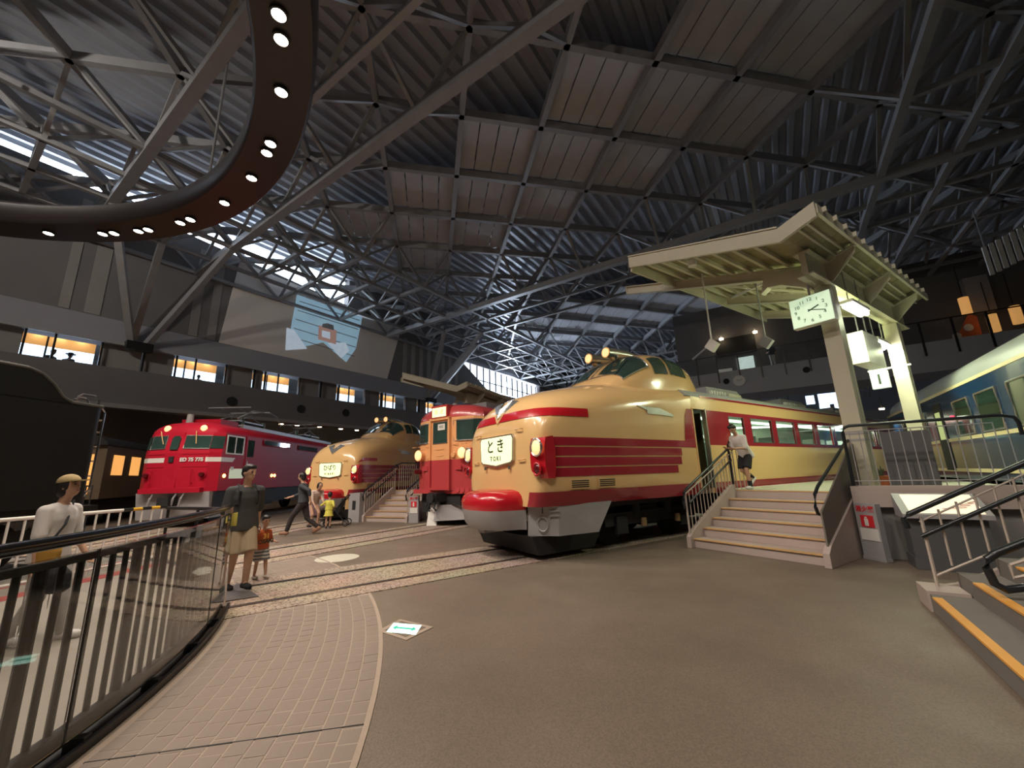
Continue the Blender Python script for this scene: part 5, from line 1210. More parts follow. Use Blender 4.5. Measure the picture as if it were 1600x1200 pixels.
# ---------------------------------------------------------------- curved glass railing by the turntable
RL = thing('curved_railing','curved railing with black handrail, dark balusters and glass panes around the turntable','railing',(CX,CY,0))
def rp(r,a,z): a = math.radians(a); return (r*math.sin(a), r*math.cos(a), z)
aa = [59.0+k*2.0 for k in range(46)]
MB().tube([rp(8.42,59.0,1.17)]+[rp(8.42,a,1.195) for a in aa], 0.036, 12).build('handrail', mat('rail_gloss',(0.05,0.05,0.055),0.18,0.85), RL, smooth=60)
def band(r0,r1,z0,z1,a0,a1,n=60): return MB().loft([[rp(r0,a0+(a1-a0)*k/n,z0),rp(r1,a0+(a1-a0)*k/n,z0),rp(r1,a0+(a1-a0)*k/n,z1),rp(r0,a0+(a1-a0)*k/n,z1)] for k in range(n+1)])
band(8.40,8.46,0.06,0.15,59.2,150).build('base_rail', M_BLACK, RL); band(8.52,8.55,0.0,0.05,59.2,150).build('floor_channel', M_BLACK, RL)
band(8.40,8.44,1.06,1.10,59.2,150).build('under_rail', M_BLACK, RL)
pe = MB(); pe.beam(rp(8.46,59.0,0.0),rp(8.42,59.0,1.18),0.05,0.07); pe.build('end_post', M_CHROME, RL)
MB().box(-0.012,0.012,-0.05,0.05,0,0.16).build('sticker', mat('yellow_sticker',(0.75,0.62,0.12),0.6), RL, loc=rp(8.47,59.3,0.95), rotz=-math.radians(59))
q1 = gp(262,794,1.12)-Vector((CX,CY,0)); q0 = rp(8.42,59.0,1.17)
MB().tube([q0,(q0[0]*0.96+q1.x*0.04,q0[1]*0.96+q1.y*0.04+0.06,1.15),(q1.x,q1.y,1.12)],0.026,8).build('return_rail', M_BLACK, RL, smooth=50)
for f_ in (0.45,0.98): MB().cyl((q0[0]+(q1.x-q0[0])*f_,q0[1]+(q1.y-q0[1])*f_,0.0),(q0[0]+(q1.x-q0[0])*f_,q0[1]+(q1.y-q0[1])*f_,1.12),0.02,n=8).build('return_post', M_BLACK, RL)
a = 60.2; k = 0
while a < 150:
    w = 0.035 if k % 6 else 0.06
    MB().beam(rp(8.41,a,0.10),rp(8.41,a,1.08),0.016,w,up=rp(1,a+90,0)).build('baluster', M_BLACK, RL) if False else MB().cyl(rp(8.41,a,0.10),rp(8.41,a,1.08),0.017 if k % 6 else 0.030,n=8).build('baluster', M_BLACK, RL)
    a += 0.86; k += 1
edges = [59.6,66.0,79.0,92.0,105.0,118.0,131.0,144.0]
for a0,a1 in zip(edges[:-1],edges[1:]):
    band(8.475,8.487,0.09,1.12,a0+0.05,a1-0.05,14).build('glass_pane', M_GLASS, RL)
    MB().beam(rp(8.48,a1,0.09),rp(8.48,a1,1.12),0.012,0.02).build('pane_seam', M_BLKM, RL)
for a_ in rng(64,140,16): MB().box(-0.03,0.03,-0.05,0.05,0.0,0.07).build('foot', M_BLACK, RL, loc=rp(8.48,a_,0), rotz=-math.radians(a_))
# straight white bar with hazard marks across the turntable deck, and the dark rails behind
qa, qb = gp(-60,818,1.05), gp(262,791.5,1.05)
BR = thing('barrier_rail','white barrier rail with yellow and black end in front of the black tender','railing',(qa+qb)/2-Vector((0,0,1.05)), math.atan2((qb-qa).y,(qb-qa).x)); Lb = (qb-qa).length/2
MB().cyl((-Lb,0,1.05),(Lb*0.42,0,1.05),0.03,n=10).build('bar', M_WHITE, BR)
for k in range(5): MB().cyl((Lb*(0.42+0.116*k),0,1.05),(Lb*(0.42+0.116*(k+1)),0,1.05),0.031,n=10).build('hazard_band', (M_BLACK,M_YEL)[k%2], BR)
for k in range(15): MB().cyl((-Lb+0.1+k*(2*Lb-0.2)/14,0,0.02),(-Lb+0.1+k*(2*Lb-0.2)/14,0,1.03),0.016,n=6).build('post', M_WHITE, BR)
MB().cyl((-Lb,0,0.12),(Lb,0,0.12),0.02,n=8).build('bottom_bar', M_WHITE, BR)
def fence(label, a, b, z, n):
    T = thing('black_fence', label, 'fence', a, math.atan2((b-a).y,(b-a).x), 'black fences left of the red locomotive'); Lf = (b-a).length
    MB().beam((0,0,z),(Lf,0,z),0.05,0.05).build('top_rail', M_BLKM, T); MB().beam((0,0,0.1),(Lf,0,0.1),0.04,0.04).build('bottom_rail', M_BLKM, T)
    for k in range(n+1): MB().cyl((Lf*k/n,0,0.0),(Lf*k/n,0,z),0.018,n=6).build('baluster', M_BLKM, T)
fence('low black fence between the tender and the red locomotive', trk(-14,10.6,-3.0), trk(-14,10.6,1.2), 1.1, 24)
fence('black fence beside the brown coach, behind the low one', trk(-14,12.6,-3.4), trk(-14,12.6,0.2), 1.5, 22)
# floor plate, floor exit sign, pale disc
fp = [gp(330,946), gp(365,915), gp(403,933), gp(372,948)]
o = wprism([gp(318,947),gp(345,925),gp(372,913),gp(404,934)], 0.009, 0.022).build('floor_plate', mat('plate_metal',(0.17,0.16,0.16),0.45,0.4,var=0.1)); tag(o,'dark metal plate on the track bed under the man with beige shorts','floor plate')
c4 = [gp(590,986),gp(635,1000.5),gp(677,980),gp(625,967.5)]; cc = sum(c4,Vector())/4
fsg = thing('floor_exit_sign','green lit exit arrow set in a beige square on the floor','sign',(cc.x,cc.y,0))
loc4 = [p-cc for p in c4]
def ringq(f, z0, z1): return MB().prism([(p.x*f,p.y*f) for p in loc4], lambda a,b:(a,b,z0), lambda a,b:(a,b,z1))
ringq(1.0,-0.02,0.003).build('frame', M_JOINT, fsg); ringq(0.74,-0.01,0.005).build('inner_frame', M_ASPH, fsg)
mid = [(loc4[k]+loc4[(k+1)%4])/2 for k in range(4)]
ux = (gp(653,986)-gp(610,982)); uy = (gp(640,975)-gp(628,992)); 
def fq(a,b): return (ux*a+uy*b)
MB().prism([(p.x,p.y) for p in (fq(-.52,-.42),fq(.52,-.42),fq(.52,.42),fq(-.52,.42))], lambda a,b:(a,b,0.0), lambda a,b:(a,b,0.007)).build('lit_panel', mat('exit_glow',(0.7,1,0.9),0.4,var=0,emit=1.3,ecol=(0.55,1,0.85)), fsg)
M_ARR = mat('arrow_green',(0.05,0.45,0.30),0.5,emit=0.5,ecol=(0.05,0.6,0.4))
MB().prism([(p.x,p.y) for p in (fq(-.3,-.06),fq(.3,-.06),fq(.3,.06),fq(-.3,.06))], lambda a,b:(a,b,0.0), lambda a,b:(a,b,0.009)).build('arrow', M_ARR, fsg)
for sg in (-1,1): MB().prism([(p.x,p.y) for p in (fq(sg*.28,-.2),fq(sg*.42,0),fq(sg*.28,.2))], lambda a,b:(a,b,0.0), lambda a,b:(a,b,0.009)).build('arrow', M_ARR, fsg)
dc_ = gp(527,872)
o = MB().cyl((0,0,-0.01),(0,0,0.003),0.40,n=40).build('floor_disc', mat('pale_disc',(0.62,0.60,0.50),0.5,var=0.05), None, loc=(dc_.x,dc_.y,0)); tag(o,'pale round disc on the dark floor between the tracks','floor disc')  # flat pale disc, almost level with the floor
# ---------------------------------------------------------------- walkway at the far end
WK = thing('walkway','grey upper walkway with glass balustrade across the far end','walkway', hp(0,30,0), HROT)
MB().box(-16,16.9,0,3.2,6.2,7.85).build('slab', M_WALK, WK)
xs = [-5.35+1.27*k for k in range(-8,17)]
for x in xs: MB().box(x-0.045,x+0.045,-0.07,0.0,7.1,9.0).build('post', M_BLACK, WK)
for a,b in zip(xs[:-1],xs[1:]): MB().box(a+0.06,b-0.06,-0.04,-0.028,7.9,8.92).build('glass_pane', M_GLASS, WK)
MB().beam((-16,-0.04,9.02),(16.9,-0.04,9.02),0.06,0.06).build('handrail', M_BLACK, WK)
p_,z_ = on_back(1155,595,30); o = MB().cyl((p_,29.98,z_),(p_,29.92,z_),0.36,n=28).build('wall_clock', M_WHITE, None, rotz=HROT); tag(o,'round white clock on the grey walkway front','clock')
MB().beam((p_,29.915,z_),(p_-0.12,29.915,z_+0.06),0.02,0.02).build('hand', M_INK, o); MB().beam((p_,29.915,z_),(p_+0.2,29.915,z_+0.08),0.02,0.015).build('hand', M_INK, o)
for (x,y,l) in ((1135,596,'round black speaker beside the white clock on the walkway'),(1260,578,'round black speaker on the walkway front left of the post')):
    p_,z_ = on_back(x,y,30); o = MB().cyl((p_,29.99,z_),(p_,29.93,z_),0.19,n=20).build('wall_speaker', M_BLKM, None, rotz=HROT); tag(o,l,'speaker')
# rooms behind and below the walkway
bw = hallmesh(MB().box(-6,16.9,34.0,34.3,7.8,14), 'partition', M_DWALL, 'structure'); tag(bw,'dark partition behind the upper walkway')
hallmesh(MB().box(-3.1,-0.4,33.9,34.0,9.9,11.3), 'dark_opening', M_BLKM, parent=bw)
hallmesh(MB().box(-1.8,-0.7,33.9,34.0,8.0,9.6), 'doorway', mat('lit_doorway',(0.5,0.6,0.55),0.5,var=0.5,scale=3,emit=0.5,ecol=(0.7,0.85,0.8)), parent=bw)
hallmesh(MB().box(-3.2,-2.2,33.9,34.0,8.5,8.9), 'sign_strip', mat('pale_strip',(0.5,0.47,0.42),0.6,emit=0.15), parent=bw)
for (x,y) in ((1127,531),(1180,520)):
    p_,z_ = on_back(x,y,33.5); o = hallmesh(MB().cyl((p_,33.5,z_),(p_,33.5,z_+0.12),0.14,n=12),'downlight',M_LAMPW); tag(o,'warm downlight above the dark opening behind the walkway, '+('left one' if x<1150 else 'right one'),'downlight'); hallmesh(MB().cyl((p_,33.5,z_+0.1),(p_,33.5,z_+0.5),0.05,n=8),'stem',M_STEEL,parent=o)
for n_,(x0,y0,x1,y1) in enumerate(((1258,619,1274,631),(1277,616,1312,630),(1280,633,1298,640),(1303,630,1318,640))):
    (pa_,za),(pb2,zb) = on_back(x0,y0,48), on_back(x1,y1,48)
    o = hallmesh(MB().box(pa_,pb2,48,48.05,zb,za),'window_%d'%(nw+1+n_),M_DAY,'structure'); tag(o,'bright window low under the walkway')
uw = hallmesh(MB().box(-8,16.9,48.1,48.3,0,6.2), 'wall_under', M_DWALL, 'structure'); tag(uw,'dark wall under the far walkway')
for n_,(x,y) in enumerate(((1212,609),(1228,607),(1240,640),(1340,645),(1345,598),(1355,601),(1378,640))):
    p_,z_ = on_back(x,y,40); o = hallmesh(MB().cyl((p_,40,z_),(p_,40,z_+0.1),0.16,n=12),'downlight',M_LAMPW); tag(o,'small warm lamp in the dark space under the walkway, %s from the left' % ('first','second','third','fourth','fifth','sixth','seventh')[n_],'downlight','warm lamps under the walkway'); hallmesh(MB().cyl((p_,40,z_+0.1),(p_,40,6.3),0.03,n=6),'stem',M_BLKM,parent=o)
# shop behind the walkway at the right
(pa_,za),(pb2,zb) = on_back(1480,520,33), on_back(1528,500,33)
o = hallmesh(MB().prism([(pa_,7.9),(pb2,8.1),(pb2,9.6),(pb2-0.3,9.8)],lambda a,b:(a,33,b),lambda a,b:(a,33.1,b)),'shop_banner',mat('orange_banner',(0.55,0.13,0.05),0.6,var=0.3,scale=4)); tag(o,'slanted orange banner of the shop on the upper walkway','banner')
for i in range(3): hallmesh(MB().ell((pb2-0.45-i*0.55,32.97,9.0-i*0.42),(0.2,0.02,0.22),10,6),'banner_print',M_WHITE,parent=o)
for (x,y,lab) in ((1508,478,'warm glowing cylinder lamp above the orange banner'),(1552,505,'warm glowing cylinder lamp right of the orange banner'),(1588,492,'warm glowing cylinder lamp at the right frame edge')):
    p_,z_ = on_back(x,y,32.5); o = hallmesh(MB().cyl((p_,32.5,z_-0.5),(p_,32.5,z_+0.5),0.22,n=16),'shop_lamp',M_DAYG); tag(o,lab,'lamp'); hallmesh(MB().cyl((p_,32.5,z_+0.5),(p_,32.5,z_+2.5),0.02,n=6),'cord',M_BLKM,parent=o)
p_,z_ = on_back(1530,462,33.4); o = hallmesh(MB().box(p_-0.5,p_+0.5,33.3,33.9,z_-1.0,z_+1.2),'grey_duct',M_GREY); tag(o,'grey square column box above the shop on the walkway','column box')
(pa_,za),(pb2,zb) = on_back(1545,420,26), on_back(1640,345,26)
o = thing('ribbed_screen','pale ribbed screen hanging high at the right frame edge','screen', hp(0,26,0), HROT)
for x in (pa_+0.1,pb2-0.2): MB().cyl((x,0.05,za+1.0),(x,0.05,13.0),0.03,n=6).build('hanger', M_STEEL, o)
for k in range(9):
    x = pa_+(pb2-pa_)*k/9; MB().box(x,x+(pb2-pa_)/15,0,0.1,za-0.3+k*0.10,za+1.1+k*0.10).build('rib', M_WHITE, o)
# long fluorescent battens hung in the far trusses
for (x0,y0,x1,y1) in ((1082,562,1108,540),(1012,600-15,1028,575)):
    a,b = on_back(x0,y0,29), on_back(x1,y1,29)
    o = hallmesh(MB().beam((a[0],29,a[1]),(b[0],29,b[1]),0.18,0.10),'truss_batten',M_WHITE); tag(o,'pale batten light in the far roof trusses above the bonnet cab, '+('right' if x0>1050 else 'left')+' one','light')
# fill spotlights added out of view on the trusses to brighten floor and walls
for n_,(p_,hh,z_t,tp,th,w_,lab) in enumerate(((-3.8,-1.5,0,-3,8,1.0,'over the turntable edge'),(3.0,-2.0,0,2.5,9,0.75,'over the brown floor'),(-12,-4,0,-11,15,1.3,'over the tender'),(-14,-6,11,-26,16,2.2,'aimed at the projection screen'),(-16,-7,10,-26,6,1.2,'aimed at the left gallery'),(0.6,-4,0,-4,18,1.5,'aimed at the far trains'))):
    o = thing('fill_spotlight','added fill spotlight out of view under the roof truss, '+lab,'spotlight', hp(p_,hh,12.78), 0, 'added fill spotlights on the roof trusses')
    d = (hp(tp,th,z_t)-hp(p_,hh,12.5)).normalized()
    MB().cyl(Vector((0,0,-0.25))-d*0.2,Vector((0,0,-0.25))+d*0.2,0.13,n=14).build('can', M_BLKM, o); MB().cyl((0,0,-0.2),(0,0,0.06),0.025,n=8).build('clamp', M_BLKM, o); MB().cyl(Vector((0,0,-0.25))+d*0.19,Vector((0,0,-0.25))+d*0.205,0.11,n=14).build('lens', M_LAMPW, o)
    spot('fill_spot_light', hp(p_,hh,12.5)+d*0.25, hp(tp,th,z_t), FILL_W*w_, (1,0.90,0.80), 100, 0.9, 0.13)
# ================================================================ people
def fuse(mb, voxel, m, name, parent, smooth_it=3, extra=None):
    me = mb.mesh('tmp', m); ob = bpy.data.objects.new('tmp', me); COL.objects.link(ob)
    r = ob.modifiers.new('r', 'REMESH'); r.mode = 'VOXEL'; r.voxel_size = voxel
    s = ob.modifiers.new('s', 'SMOOTH'); s.iterations = smooth_it; s.factor = 0.5
    dg = bpy.context.evaluated_depsgraph_get(); out = bpy.data.meshes.new_from_object(ob.evaluated_get(dg))
    bpy.data.objects.remove(ob); bpy.data.meshes.remove(me)
    if extra is not None:
        bm = bmesh.new(); bm.from_mesh(out); e = extra.mesh('tmp2', m); bm.from_mesh(e); bm.to_mesh(out); bm.free(); bpy.data.meshes.remove(e)
    out.name = name; out.materials.clear(); out.materials.append(m)
    out.polygons.foreach_set('use_smooth', [True]*len(out.polygons)); out.update()
    return link(name, out, parent)
def ik(a, b, l1, l2, pole):
    a = Vector(a); b = Vector(b); d = b-a; L = min(d.length, (l1+l2)*0.999); d = d.normalized(); b = a+d*L
    c = (l1*l1+L*L-l2*l2)/(2*L); hgt = math.sqrt(max(0, l1*l1-c*c)); p = Vector(pole); p = (p-d*p.dot(d)).normalized()
    return a+d*c+p*hgt, b
def chain(mb, pts, rs, n=10):
    for k in range(len(pts)-1): mb.cyl(pts[k], pts[k+1], rs[k], rs[k+1], n)
    for p, r in zip(pts, rs): mb.ell(p, (r,r,r), n, 8)
def ering(c, ax, ay, u, v, n=16): return [Vector(c)+u*(ax*math.cos(2*PI*k/n))+v*(ay*math.sin(2*PI*k/n)) for k in range(n)]
def person(label, loc, fwd, h, pose, fit, voxel=0.013, cat='person', group=None):
    rz = math.atan2(fwd[1], fwd[0]); T = thing('person', label, cat, loc, rz, group); k = h/1.73; kid = h < 1.2
    hs = 1.32 if kid else 1.0; bu = fit.get('bulk', 1.0)
    ln = math.radians(pose.get('lean', 0)); sp = Vector((math.sin(ln), 0, math.cos(ln))); fw = Vector((math.cos(ln), 0, -math.sin(ln))); sy = Vector((0,1,0))
    hz = pose.get('hip', 0.525)*h; H0 = Vector((pose.get('hipx',0)*k,0,hz)); tl = 0.52*k if not kid else 0.46*k
    def S(t, x=0.0): return H0+sp*(t*tl)+fw*x
    legs = {}; arms = {}
    for sd, nm in ((1,'l'),(-1,'r')):
        hip = H0+Vector((0,sd*0.085*k,-0.01*k)); ft = pose.get(nm+'foot', (0.0,0.0)); yy = sd*0.09*k
        ank = Vector((ft[0]*k, yy+(ft[2]*k if len(ft)>2 else 0), 0.075*k+ft[1]*k)); l1, l2 = (0.43*k,0.42*k) if not kid else (0.40*k,0.40*k)
        kn, an = ik(hip, ank, l1*1.0, l2, (1,0,0.0)); legs[nm] = (hip, kn, an)
        sh = S(0.875)+sy*(sd*0.168*k*bu); tgt = pose.get(nm+'hand', (0.05,0.24*sd,0.46*1.73)); tg = Vector(tgt)*k
        el, wr = ik(sh, tg, 0.29*k, 0.26*k, pose.get(nm+'pole', (-1,0.3*sd,-0.4))); arms[nm] = (sh, el, wr)
    hp_, hy = pose.get('head', (0,0)); hc = S(1.0)+sp*(0.20*k*hs)+fw*(0.035*k)
    R = Matrix.Rotation(math.radians(hy),3,'Z') @ Matrix.Rotation(math.radians(hp_)+ln*0.35,3,'Y'); f_ = R @ Vector((1,0,0)); u_ = R @ Vector((0,0,1)); s_ = R @ Vector((0,1,0))
    hk = k*hs
    def HP(a,b,c): return hc+f_*(a*hk)+s_*(b*hk)+u_*(c*hk)
    def headball(mb, c, r, n=16, m=12, inflate=1.0):
        q = MB(); q.ell((0,0,0), (r[0]*hk*inflate,r[1]*hk*inflate,r[2]*hk*inflate), n, m)
        mb.add([HP(*c)+f_*v[0]+s_*v[1]+u_*v[2] for v in q.v], q.f)
    b = MB()
    b.loft([ering(S(t,x),ax*k*bu,ay*k*bu,fw,sy) for t,ax,ay,x in ((-0.12,0.10,0.14,0),(0.1,0.105,0.15,0),(0.38,0.095,0.135,0),(0.7,0.11,0.155,0),(0.9,0.095,0.16,0),(1.0,0.06,0.09,0))])
    chain(b, [S(0.97), hc-u_*(0.06*hk)], [0.055*k,0.052*k])
    headball(b, (0,0,0.015), (0.096,0.077,0.105)); headball(b, (0.022,0,-0.055), (0.068,0.058,0.068)); headball(b, (0.098,0,-0.022), (0.020,0.014,0.024), 8, 6)
    for sd in (-1,1): headball(b, (-0.005,sd*0.078,-0.012), (0.020,0.010,0.032), 8, 6)
    headball(b, (0.082,0,-0.068), (0.014,0.026,0.010), 8, 6)
    fing = MB()
    for nm, sd in (('l',1),('r',-1)):
        hip,kn,an = legs[nm]; chain(b,[hip,kn,an],[0.085*k*bu,0.056*k*bu,0.037*k*bu]); chain(b,[an,an+Vector((0.13*k,0,-0.045*k))],[0.036*k,0.03*k])
        c_ = kn.lerp(an,0.28)+Vector((-0.012*k,0,0)); b.ell(c_,(0.055*k,0.05*k,0.10*k),10,8)
        sh,el,wr = arms[nm]; chain(b,[S(0.96),sh,el,wr],[0.048*k,0.050*k,0.041*k*bu,0.028*k*bu])
        d = (wr-el).normalized(); x_ = d.cross(sy if abs(d.y) < 0.9 else sp).normalized(); y_ = d.cross(x_)
        pc = wr+d*0.055*k; chain(b,[wr,pc,wr+d*0.085*k],[0.026*k,0.034*k,0.030*k])
        for i,(oy,l) in enumerate(((-0.030,0.068),(-0.010,0.078),(0.010,0.074),(0.029,0.058))):
            p0 = wr+d*0.085*k+y_*oy*k; p1 = p0+d*l*0.5*k+x_*0.006*k; p2 = p1+(d*0.8+x_*0.6).normalized()*l*0.5*k; fing.tube([p0,p1,p2],[0.010*k,0.0092*k,0.007*k],6)
        p0 = wr+d*0.035*k-y_*0.030*k; fing.tube([p0,p0+(d*0.6-y_*0.7).normalized()*0.035*k,p0+(d*0.9-y_*0.45).normalized()*0.068*k],[0.012*k,0.0105*k,0.008*k],6)
    B = fuse(b, voxel, fit.get('skin', M_SKIN), 'body', T, 3, fing)
    if fit.get('face', True):
        e = MB()
        for sd in (-1,1): headball(e,(0.084,sd*0.031,0.010),(0.010,0.013,0.007),8,6); headball(e,(0.086,sd*0.033,0.030),(0.008,0.019,0.004),8,6)
        e.build('eyes', M_HAIR, B)
        e = MB(); headball(e,(0.092,0,-0.068),(0.007,0.022,0.004),8,6); e.build('mouth', mat('lips',(0.35,0.13,0.11),0.5), B)
    # hair
    hr = MB()
    if fit.get('hair') == 'bob': headball(hr,(-0.022,0,0.020),(0.100,0.094,0.108)); headball(hr,(-0.045,0,-0.045),(0.070,0.090,0.085))
    else: headball(hr,(-0.018,0,0.036),(0.098,0.086,0.098)); headball(hr,(-0.045,0,-0.005),(0.066,0.080,0.075)); headball(hr,(0.035,0.0,0.085),(0.060,0.070,0.040))
    fuse(hr, voxel*0.8, fit.get('haircol', M_HAIR), 'hair', T, 2)
    # shirt
    tp = MB(); I = 1.14*bu; lo = fit.get('shirt_low', -0.02)
    tp.loft([ering(S(t,x),ax*k*I,ay*k*I,fw,sy) for t,ax,ay,x in ((lo,0.122,0.180,0),(lo*0.5+0.03,0.122,0.178,0),(0.18,0.114,0.160,0),(0.4,0.108,0.148,0),(0.7,0.115,0.158,0),(0.87,0.098,0.152,0),(0.95,0.075,0.105,0),(0.99,0.060,0.075,0))])
    for nm in 'lr':
        sh,el,wr = arms[nm]; sl = fit.get('sleeve', 0.75); 
        if sl <= 1: e_ = sh.lerp(el, sl); chain(tp,[S(0.96),sh,e_],[0.055*k,0.068*k*bu,0.066*k*bu])
        else: chain(tp,[S(0.96),sh,el,el.lerp(wr,sl-1)],[0.055*k,0.066*k*bu,0.054*k*bu,0.044*k])
    SH = fuse(tp, voxel, fit['shirt'], 'shirt', T, 3)
    # legwear
    if fit.get('skirt'):
        q = MB(); q.loft([ering(S(0.2),0.115*k,0.15*k,fw,sy)]+[ering(H0+Vector((0,0,-z*h)),a*k,c*k,Vector((1,0,0)),sy) for z,a,c in ((0.02,0.13,0.17),(0.15,0.17,0.21),(fit['skirt'],0.20,0.25))]); fuse(q, voxel, fit['pants'], 'skirt', T, 2)
    else:
        q = MB(); q.loft([ering(S(t),ax*k*1.13,ay*k*1.13,fw,sy) for t,ax,ay in ((-0.20,0.09,0.13),(-0.08,0.105,0.15),(0.12,0.10,0.145))])
        cut = fit.get('cut', 2.0)
        for nm in 'lr':
            hip,kn,an = legs[nm]; wd = fit.get('wide', 1.0)
            if cut <= 1: q.ell(hip,(0.102*k*bu,)*3,10,8); q.cyl(hip,hip.lerp(kn,cut),0.100*k*bu,0.090*k*wd,14)
            else: chain(q,[hip,kn,kn.lerp(an,cut-1)],[0.102*k,0.075*k*wd,0.058*k*wd])
        fuse(q, voxel, fit['pants'], 'trousers' if cut > 1.2 else 'shorts', T, 3)
    # shoes
    for nm in 'lr':
        an = legs[nm][2]; s2 = MB(); tilt = pose.get(nm+'toe', 0); d = Vector((math.cos(tilt),0,-math.sin(tilt)))
        s2.ell(an+Vector((0.0,0,-0.030*k)),(0.062*k,0.052*k,0.058*k),10,8); chain(s2,[an+Vector((-0.03*k,0,-0.024*k)),an+Vector((-0.03*k,0,-0.029*k))+d*0.175*k],[0.050*k,0.043*k])
        fuse(s2, voxel*0.8, fit['shoes'], 'shoe', T, 1)
        if fit.get('socks'): MB().cyl(an+Vector((0,0,-0.02*k)), an.lerp(legs[nm][1],0.35), 0.046*k, 0.052*k, 10).build('sock', fit['socks'], T, smooth=60)
    T['_dbg'] = 0; del T['_dbg']
    return T, dict(S=S, HP=HP, k=k, hk=hk, arms=arms, legs=legs, fw=fw, sp=sp, f=f_, s=s_, u=u_, shirt=SH)
def cloth(name, c, var=0.12, scale=9): return mat(name, c, 0.85, var=var, scale=scale, bump=0.06)
C_GREY = cloth('charcoal_tee', (0.055,0.055,0.055)); C_BEIGE = cloth('beige_shorts', (0.40,0.31,0.20)); C_BLK = cloth('black_cloth', (0.014,0.014,0.016)); C_ORG = cloth('orange_tee', (0.50,0.105,0.03))
C_WHT = cloth('white_tee', (0.66,0.62,0.60), 0.05); C_LGREY = cloth('pale_grey_trousers', (0.42,0.39,0.37)); C_NAVY = cloth('slate_shirt', (0.045,0.05,0.06)); C_DBRN = cloth('dark_trousers', (0.035,0.028,0.028)); C_YEL = cloth('yellow_dress', (0.66,0.60,0.10)); C_LIL = cloth('lilac_dress', (0.42,0.32,0.42)); C_CREAMC = cloth('cream_top', (0.60,0.47,0.40)); C_SHOEW = cloth('pale_shoe', (0.5,0.45,0.38)); C_KHK = cloth('khaki_cap', (0.42,0.32,0.16))
def striped(name, c1, c2, sc):
    m = bpy.data.materials.new(name); m.use_nodes = True; nt = m.node_tree; b = nt.nodes['Principled BSDF']; tc = nt.nodes.new('ShaderNodeTexCoord'); w = nt.nodes.new('ShaderNodeTexWave'); w.bands_direction = 'Z'; w.inputs['Scale'].default_value = sc; w.inputs['Distortion'].default_value = 0.6
    cr = nt.nodes.new('ShaderNodeValToRGB'); cr.color_ramp.elements[0].color = (*c1,1); cr.color_ramp.elements[1].color = (*c2,1); cr.color_ramp.elements[0].position = 0.45; cr.color_ramp.elements[1].position = 0.55
    nt.links.new(tc.outputs['Object'], w.inputs['Vector']); nt.links.new(w.outputs['Fac'], cr.inputs[0]); nt.links.new(cr.outputs[0], b.inputs['Base Color']); b.inputs['Roughness'].default_value = 0.85; MATS[name] = m; return m
C_STR = striped('striped_shorts', (0.50,0.45,0.38), (0.10,0.11,0.13), 6.5)
# man with the boy
man_p = gp(366,921); boy_p = gp(404,906)
bh = boy_p+Vector((0,0,0)); fm = Vector((0.80,-0.60,0)).normalized()
def to_local(P, loc, fwd):
    a = math.atan2(fwd[1],fwd[0]); d = Vector(P)-Vector(loc); return Vector((d.x*math.cos(a)+d.y*math.sin(a), -d.x*math.sin(a)+d.y*math.cos(a), d.z))
grip = boy_p+(man_p-boy_p)*0.18+Vector((0.02,-0.12,0.70))
lg = to_local(grip+Vector((0,0,0.10)), man_p, fm)
M1p, q = person('tall man in charcoal tee and beige shorts holding the boy by the hand', man_p, fm, 1.73,
   dict(lean=3, lfoot=(0.10,0.0), rfoot=(-0.05,0.0), lhand=tuple(lg), lpole=(-0.6,0.5,-0.6), rhand=(0.04,-0.27,0.80), head=(4,22)), dict(shirt=C_GREY, pants=C_BEIGE, cut=0.98, wide=1.18, shoes=C_BLK, sleeve=0.95, shirt_low=-0.20, bulk=1.12), voxel=0.012)
bk = MB(); S_, k_ = q['S'], q['k']
bk.loft([ering(S_(t,-0.20*k_),a*k_,c*k_,q['fw'],Vector((0,1,0)),12) for t,a,c in ((0.22,0.03,0.08),(0.28,0.09,0.14),(0.65,0.10,0.15),(0.90,0.08,0.12),(0.96,0.03,0.06))])
o = fuse(bk,0.014,C_BLK,'backpack',None,2); o.location = man_p; o.rotation_euler = (0,0,math.atan2(fm.y,fm.x)); tag(o,'black backpack on the back of the tall man in charcoal','backpack')
for sd in (-1,1): MB().tube([S_(0.92,-0.12*k_)+Vector((0,sd*0.10*k_,0)),S_(1.0,0.0)+Vector((0,sd*0.11*k_,0.025)),S_(0.88,0.135*k_)+Vector((0,sd*0.12*k_,0)),S_(0.55,0.145*k_)+Vector((0,sd*0.13*k_,0)),S_(0.38,-0.08*k_)+Vector((0,sd*0.17*k_,0))],0.016,6).build('strap', C_BLK, o)
fb = Vector((0.85,-0.45,0)).normalized(); rg = to_local(grip, boy_p, fb)
Bp, q = person('small boy in orange tee and striped shorts beside the tall man', boy_p, fb, 0.93,
   dict(lean=4, lfoot=(0.16,0.03), rfoot=(-0.10,0.0), rhand=tuple(rg/ (0.93/1.73)), rpole=(-0.4,-0.6,-0.6), lhand=(0.20,0.26,1.02), head=(6,-10)), dict(shirt=C_ORG, pants=C_STR, cut=0.95, wide=1.35, shoes=C_SHOEW, sleeve=0.95, shirt_low=-0.12), voxel=0.009)
S_, k_ = q['S'], q['k']
text('shirt_print','OSAKI',0.085,M_INK,Bp,frame(S_(0.34,0.152*k_),(0,1,0),q['sp']),bold=0.002); text('shirt_print','31',0.10,mat('yellow_print',(0.75,0.45,0.08),0.7),Bp,frame(S_(0.66,0.152*k_),(0,1,0),q['sp']),bold=0.004)
